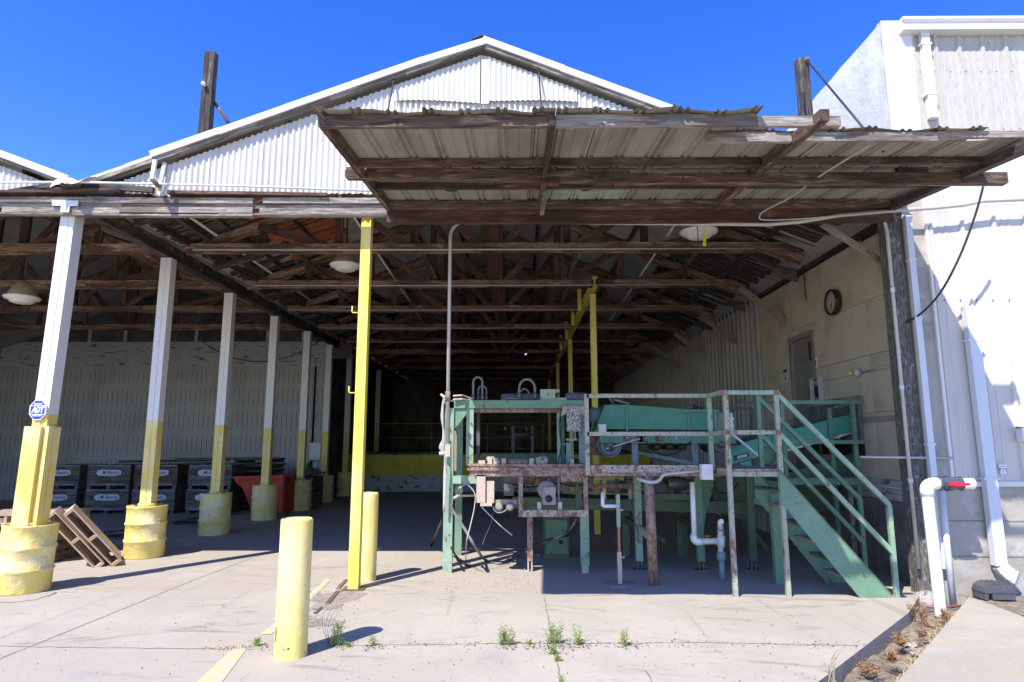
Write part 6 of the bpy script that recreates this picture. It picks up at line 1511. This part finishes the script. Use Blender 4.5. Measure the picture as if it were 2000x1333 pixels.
# ------------------------------------------------------------------ pvc pipe with red valve
c = G(1838, 1200, -.1); y = c.y; t = thing('pvc_valve_pipe', 'thick white pvc pipe with clear grey valve and red handle', 'pipe', c)
xp = c.x + .0; ze = P(1820, 945, y).z
xt = P(1809, 965, y).x
MB().tube([V((xp, y, -.12)), V((xt + .01, y, ze - .12))], .060, 22, False).build('riser', 'pvc', t)
MB().tube([V((xt + .01, y, ze - .13))] + arc((xt + .09, y, ze - .08), .08, PI, PI / 2, (1, 0, 0), (0, 0, 1), 8) + [V((xt + .17, y, ze))], .070, 22).build('elbow', 'pvc', t)
a, b, d = P(1831, 945, y).x, P(1876, 945, y).x, P(1900, 945, y).x
v = MB().lathe([(.001, 0), (.075, 0), (.08, .02), (.072, .03), (.072, .075), (.083, .09), (.083, .14), (.072, .155), (.072, b - a - .02), (.08, b - a - .01), (.08, b - a), (.001, b - a)], (a, y, ze), 24, 'x').build('valve_body', 'valve_grey', t)
MB().tube([V((b, y, ze)), V((d - .03, y, ze)), V((d - .012, y, ze)), V((d, y, ze))], .062, 20).build('outlet', 'pvc', t)
h = MB(); xm = (a + b) / 2 + .03
h.lathe([(.001, -.115), (.03, -.112), (.035, -.085), (.03, -.07)], (xm - .01, y, ze), 14, 'y'); h.bar((xm - .10, y - .105, ze + .005), (xm, y - .105, ze), .02, .03, w2=.02, h2=.05); h.bar((xm, y - .105, ze), (xm + .13, y - .105, ze), .02, .045, h2=.025)
h.build('handle', 'red_plastic', v)
MB().lathe([(.001, -.085), (.022, -.082), (.022, -.06)], (a + .05, y, ze - .05), 12, 'y').build('drain_cap', 'black', v)
# small copper line and concrete lump at its foot
solo(MB().tube([G(1810, 1186, -.08), G(1890, 1184, -.06)], .014, 7), 'copper_pipe', 'copper', 'thin copper pipe lying at the foot of the white pvc pipe', 'pipe', loc=G(1850, 1185, -.07))
mb = MB(); mb.lathe([(.16, -.05), (.19, .02), (.15, .10), (.06, .14), (.001, .145)], G(1812, 1180, -.1), 11, wob=.14, seed=4, cap=False)
solo(mb, 'concrete_lump', 'rock', 'broken speckled concrete lump beside the slab corner', 'rubble', loc=G(1812, 1180, -.1))
# bait box
c = P(1951, 1163, 7.5); c.z = .03; t = thing('bait_box', 'charcoal plastic bait box on the ground by the downspout', 'bait box', c)
s = .168
pr = [(-1, 0), (-1.02, .35), (-.93, .62), (-.55, .80), (.45, .80), (.9, .60), (1.02, .35), (1, 0), (-.45, 0), (-.5, .3), (-.72, .3), (-.78, 0)]
MB().prism([c + V((a * s, -.02, b * s)) for a, b in [(a_, b_ * 1.25) for a_, b_ in pr]], (0, .2, 0)).build('body', 'box_black', t)
MB().prism([c + V((a * s, -.028, b * s)) for a, b in ((-1.05, .50), (-1.05, .43), (1.05, .43), (1.05, .50))], (0, .216, 0)).build('lid_seam', 'box_black', t)
for dx in (-.35, 0, .35): MB().bar(c + V((dx * s, -.02, 1.0 * s)), c + V((dx * s, .18, 1.0 * s)), .02, .012).build('lid_rib', 'box_black', t)
# ------------------------------------------------------------------ weeds
def weed(c, h, n, label, m='leaf', spread=.5, name='weed', lean_=0, leafl=.05, cat='weed'):
    h *= .88; rr = random.Random(int(c.x * 1000)); t = thing(name, label, cat, c, 'green weeds in the concrete joints' if m == 'leaf' else None)
    st, lf = MB(), MB()
    for i in range(n):
        a = rr.uniform(0, 6.28); hh = h * rr.uniform(.4, 1.0); sp_ = spread * h * rr.uniform(.15, .6)
        p0_ = c + V((rr.uniform(-.03, .03) * n / 12, rr.uniform(-.02, .02), 0)); p2 = p0_ + V((math.cos(a) * sp_ + lean_ * h, math.sin(a) * sp_, hh)); p1_ = p0_.lerp(p2, .5) + V((math.cos(a) * -.02, 0, hh * .12))
        pth = smooth_path([p0_, p1_, p2], 4); st.tube(pth, .0028, 4, False, r2=.001)
        k = int(7 + hh * 42)
        for j in range(k):
            f = .12 + .88 * j / k; q = pth[min(len(pth) - 1, int(f * (len(pth) - 1)))].lerp(pth[min(len(pth) - 1, int(f * (len(pth) - 1)) + 1)], (f * (len(pth) - 1)) % 1)
            b = rr.uniform(0, 6.28); up = rr.uniform(.2, 1.1); d = V((math.cos(b), math.sin(b), up)).normalized(); L = leafl * rr.uniform(.5, 1.2) * (1.1 - .5 * f); s_ = d.cross(V((rr.uniform(-1, 1), rr.uniform(-1, 1), .6))).normalized() * L * .10
            lf.face([q, q + d * L * .5 + s_, q + d * L + V((0, 0, -L * .15)), q + d * L * .5 - s_])
    st.build('stem', m, t); lf.build('leaves', m, t)
weed(G(655, 1262), .26, 15, 'tall green weed in the bollard shadow with dry curved stalks', spread=.7, lean_=.12)
weed(G(727, 1262), .10, 5, 'tiny weed just past the tip of the bollard shadow')
weed(G(503, 1262), .09, 10, 'small low weed tuft left of the near bollard', spread=.9)
weed(G(989, 1260), .20, 22, 'dense green weed clump left of centre in the joint', spread=.55)
weed(G(1083, 1258), .23, 22, 'densest tall weed clump in the middle of the joint', spread=.5)
weed(G(1128, 1260), .20, 10, 'airy branching weed right of the dense middle clump', spread=.8)
weed(G(1083, 1278), .10, 10, 'short weed just in front of the dense middle clump', spread=.7)
weed(G(1088, 1292), .05, 7, 'very small dark weed nearest to the camera in the seam', spread=1.0)
weed(G(1219, 1262), .19, 8, 'upright weed alone on the right of the joint', spread=.5)
weed(G(1035, 1260), .05, 4, 'tiny sprout between the two dense weed clumps'); weed(G(680, 1264), .05, 4, 'tiny sprout at the edge of the bollard shadow')
weed(G(1096, 1340), .10, 6, 'weed cut by the bottom edge of the view', spread=.7)
c = G(640, 1258); t = thing('dry_stalks', 'dark dry curved stalks beside the weed in the bollard shadow', 'dry weed', c); mb = MB()
for k in range(4): a = R.uniform(-1, 1); mb.tube(smooth_path([c + V((R.uniform(-.02, .04), 0, 0)), c + V((-.05 + .02 * k, .01, .12)), c + V((-.06 + .05 * k, .02, .22 + .02 * k)), c + V((-.03 + .05 * k, .0, .29 + R.uniform(-.03, .02)))], 4), .0016, 4)
mb.build('stalk', 'hose_black', t)
weed(G(1808, 1222, -.09), .36, 10, 'tall dry brown weed standing in the soil strip by the slab edge', 'leaf_dry', .45, 'dry_weed', -.1, .06, 'dry weed')
weed(G(1785, 1215, -.12), .22, 9, 'shorter dry brown weed tuft against the slab corner', 'leaf_dry', .6, 'dry_weed', 0, .06, 'dry weed')
weed(G(1848, 1212, -.04), .15, 14, 'dry brown tuft around the foot of the white pvc pipe', 'leaf_dry', .9, 'dry_weed', 0, .05, 'dry weed')
weed(G(1740, 1295, -.04), .14, 14, 'rusty brown dry clump against the right slab', 'leaf_dry', 1.4, 'dry_weed', .2, .06, 'dry weed')
weed(G(1760, 1262, -.07), .13, 16, 'brown dry clump beside the paper scraps in the soil strip', 'leaf_dry', 1.5, 'dry_weed', -.1, .07, 'dry weed')
weed(G(1700, 1318, -.07), .12, 18, 'low dry brown clump nearest the camera in the soil strip', 'leaf_dry', 1.8, 'dry_weed', .1, .07, 'dry weed')
weed(G(1800, 1246, -.04), .09, 12, 'small dry clump at the edge of the right slab', 'leaf_dry', 1.6, 'dry_weed', .2, .06, 'dry weed')
c = G(1622, 1322, -.02); t = thing('straw_tuft', 'pale dry straw tuft over the near slab edge', 'dry grass', c); mb = MB()
for k in range(14): a = R.uniform(0, 6.28); h = R.uniform(.1, .28); mb.tube(smooth_path([c + V((R.uniform(-.08, .08), R.uniform(-.05, .03), -.1)), c + V((.2 * h * math.cos(a), 0, h * .5)), c + V((.8 * h * math.cos(a), .4 * h * math.sin(a), h))], 3), .0028, 4, r2=.001)
mb.build('blade', 'straw', t)
# straw, chaff and litter on the soil strip
mb = MB(); A, B, n2 = V((4.45, 7.45, 0)), V((2.4, 4.9, 0)), V((.79, -.62, 0))
for k in range(1700):
    p = A.lerp(B, R.random()) + n2 * R.uniform(.12, .66); a = R.uniform(0, 3.14); L = R.uniform(.025, .15); d = V((math.cos(a), math.sin(a), R.uniform(-.1, .35))) * L; s_ = V((-math.sin(a), math.cos(a), 0)) * R.uniform(.0015, .004)
    p.z = soilz(p) + .015 + R.uniform(-.005, .03); mb.face([p - s_, p + d - s_ * .4, p + d + s_ * .4, p + s_])
tag(mb.build('straw_litter', 'straw'), 'dry straw strewn over the soil strip between the slabs', 'straw', None, 'stuff')
mb = MB()
for k in range(1200):
    p = A.lerp(B, R.random()) + n2 * R.uniform(.12, .66); s_ = R.uniform(.006, .022); p.z = soilz(p) + .018 + R.uniform(-.005, .02); a = R.uniform(0, 6.28)
    q = [p + V((math.cos(a + j * 2.1), math.sin(a + j * 2.1), R.uniform(-.3, .9))) * s_ for j in range(3)]; mb.face(q)
tag(mb.build('dry_leaf_litter', 'leaf_dry'), 'brown dry leaf bits over the soil strip', 'leaf litter', None, 'stuff')
for k, (px, py, L) in enumerate(((1775, 1248, .12), (1788, 1266, .08), (1735, 1265, .05))):
    c = G(px, py, -.06); rows = [[(c.x + L * (i / 5 - .5) * 1.3, c.y + L * (j / 4 - .5), soilz(c) + .015 + .012 * math.sin(i * 2 + j) + .012 * R.random()) for j in range(5)] for i in range(6)]
    solo(MB().strip(rows, False), 'paper_scrap', 'paper', ('larger crumpled grey paper scrap in the soil strip', 'crumpled grey paper scrap right below the larger one', 'smallest pale paper scrap near the slab edge')[k], 'litter', loc=c)
# crumbs and leaf bits over the concrete
mb = MB()
def crumb(p, s_):
    a = R.uniform(0, 6.28); z = R.uniform(.002, .006) + s_ * .2
    mb.face([V((p.x + math.cos(a + j * 1.7) * s_ * R.uniform(.4, 1), p.y + math.sin(a + j * 1.7) * s_ * R.uniform(.4, 1), z + R.uniform(-.3, .5) * s_)) for j in range(4)])
for k in range(620): crumb(G(R.uniform(0, 1600), R.uniform(1120, 1340)), R.uniform(.003, .012))
for k in range(900): crumb(G(R.gauss(1080, 190), R.uniform(1075, 1160)), R.uniform(.004, .014))
for k in range(420): crumb(G(R.uniform(600, 1700), R.gauss(1260, 4)), R.uniform(.004, .014))
for wx in (503, 655, 727, 989, 1035, 1083, 1128, 1219):
    for k in range(45): crumb(G(R.gauss(wx + 6, 14), R.gauss(1264, 4)), R.uniform(.004, .016))
for k in range(160): crumb(G(R.gauss(1085, 30), R.gauss(1262, 7)), R.uniform(.004, .014))
for k in range(260): crumb(G(R.gauss(640, 45), R.uniform(1140, 1230)), R.uniform(.004, .014))
for k in range(500): crumb(V((R.uniform(-6, 4.6), R.uniform(10.5, 20), 0)), R.uniform(.006, .02))
tag(mb.build('leaf_crumbs', 'crumb'), 'scattered leaf crumbs and grit on the concrete', 'debris', None, 'stuff')
mb = MB(); c = G(440, 1266)
for k in range(260):
    p = c + V((R.gauss(0, .09), R.gauss(0, .035), .004)); s_ = R.uniform(.004, .011); a = R.uniform(0, 6.28); mb.face([p + V((math.cos(a + j * 2.1) * s_, math.sin(a + j * 2.1) * s_, R.uniform(0, s_))) for j in range(3)])
tag(mb.build('chaff_heap', 'straw'), 'small tan heap of chaff on the joint beside the yellow line', 'chaff', None, 'stuff')
mb = MB()
for k in range(60):
    p = G(R.uniform(950, 1560), R.uniform(1060, 1150)); s_ = R.uniform(.006, .016); a = R.uniform(0, 6.28); mb.face([p + V((math.cos(a + j * 1.6) * s_, math.sin(a + j * 1.6) * s_ * .6, .004 + R.uniform(0, s_ * .4))) for j in range(4)])
tag(mb.build('white_bits', 'paper'), 'small white scraps scattered on the floor under the machine', 'debris', None, 'stuff')
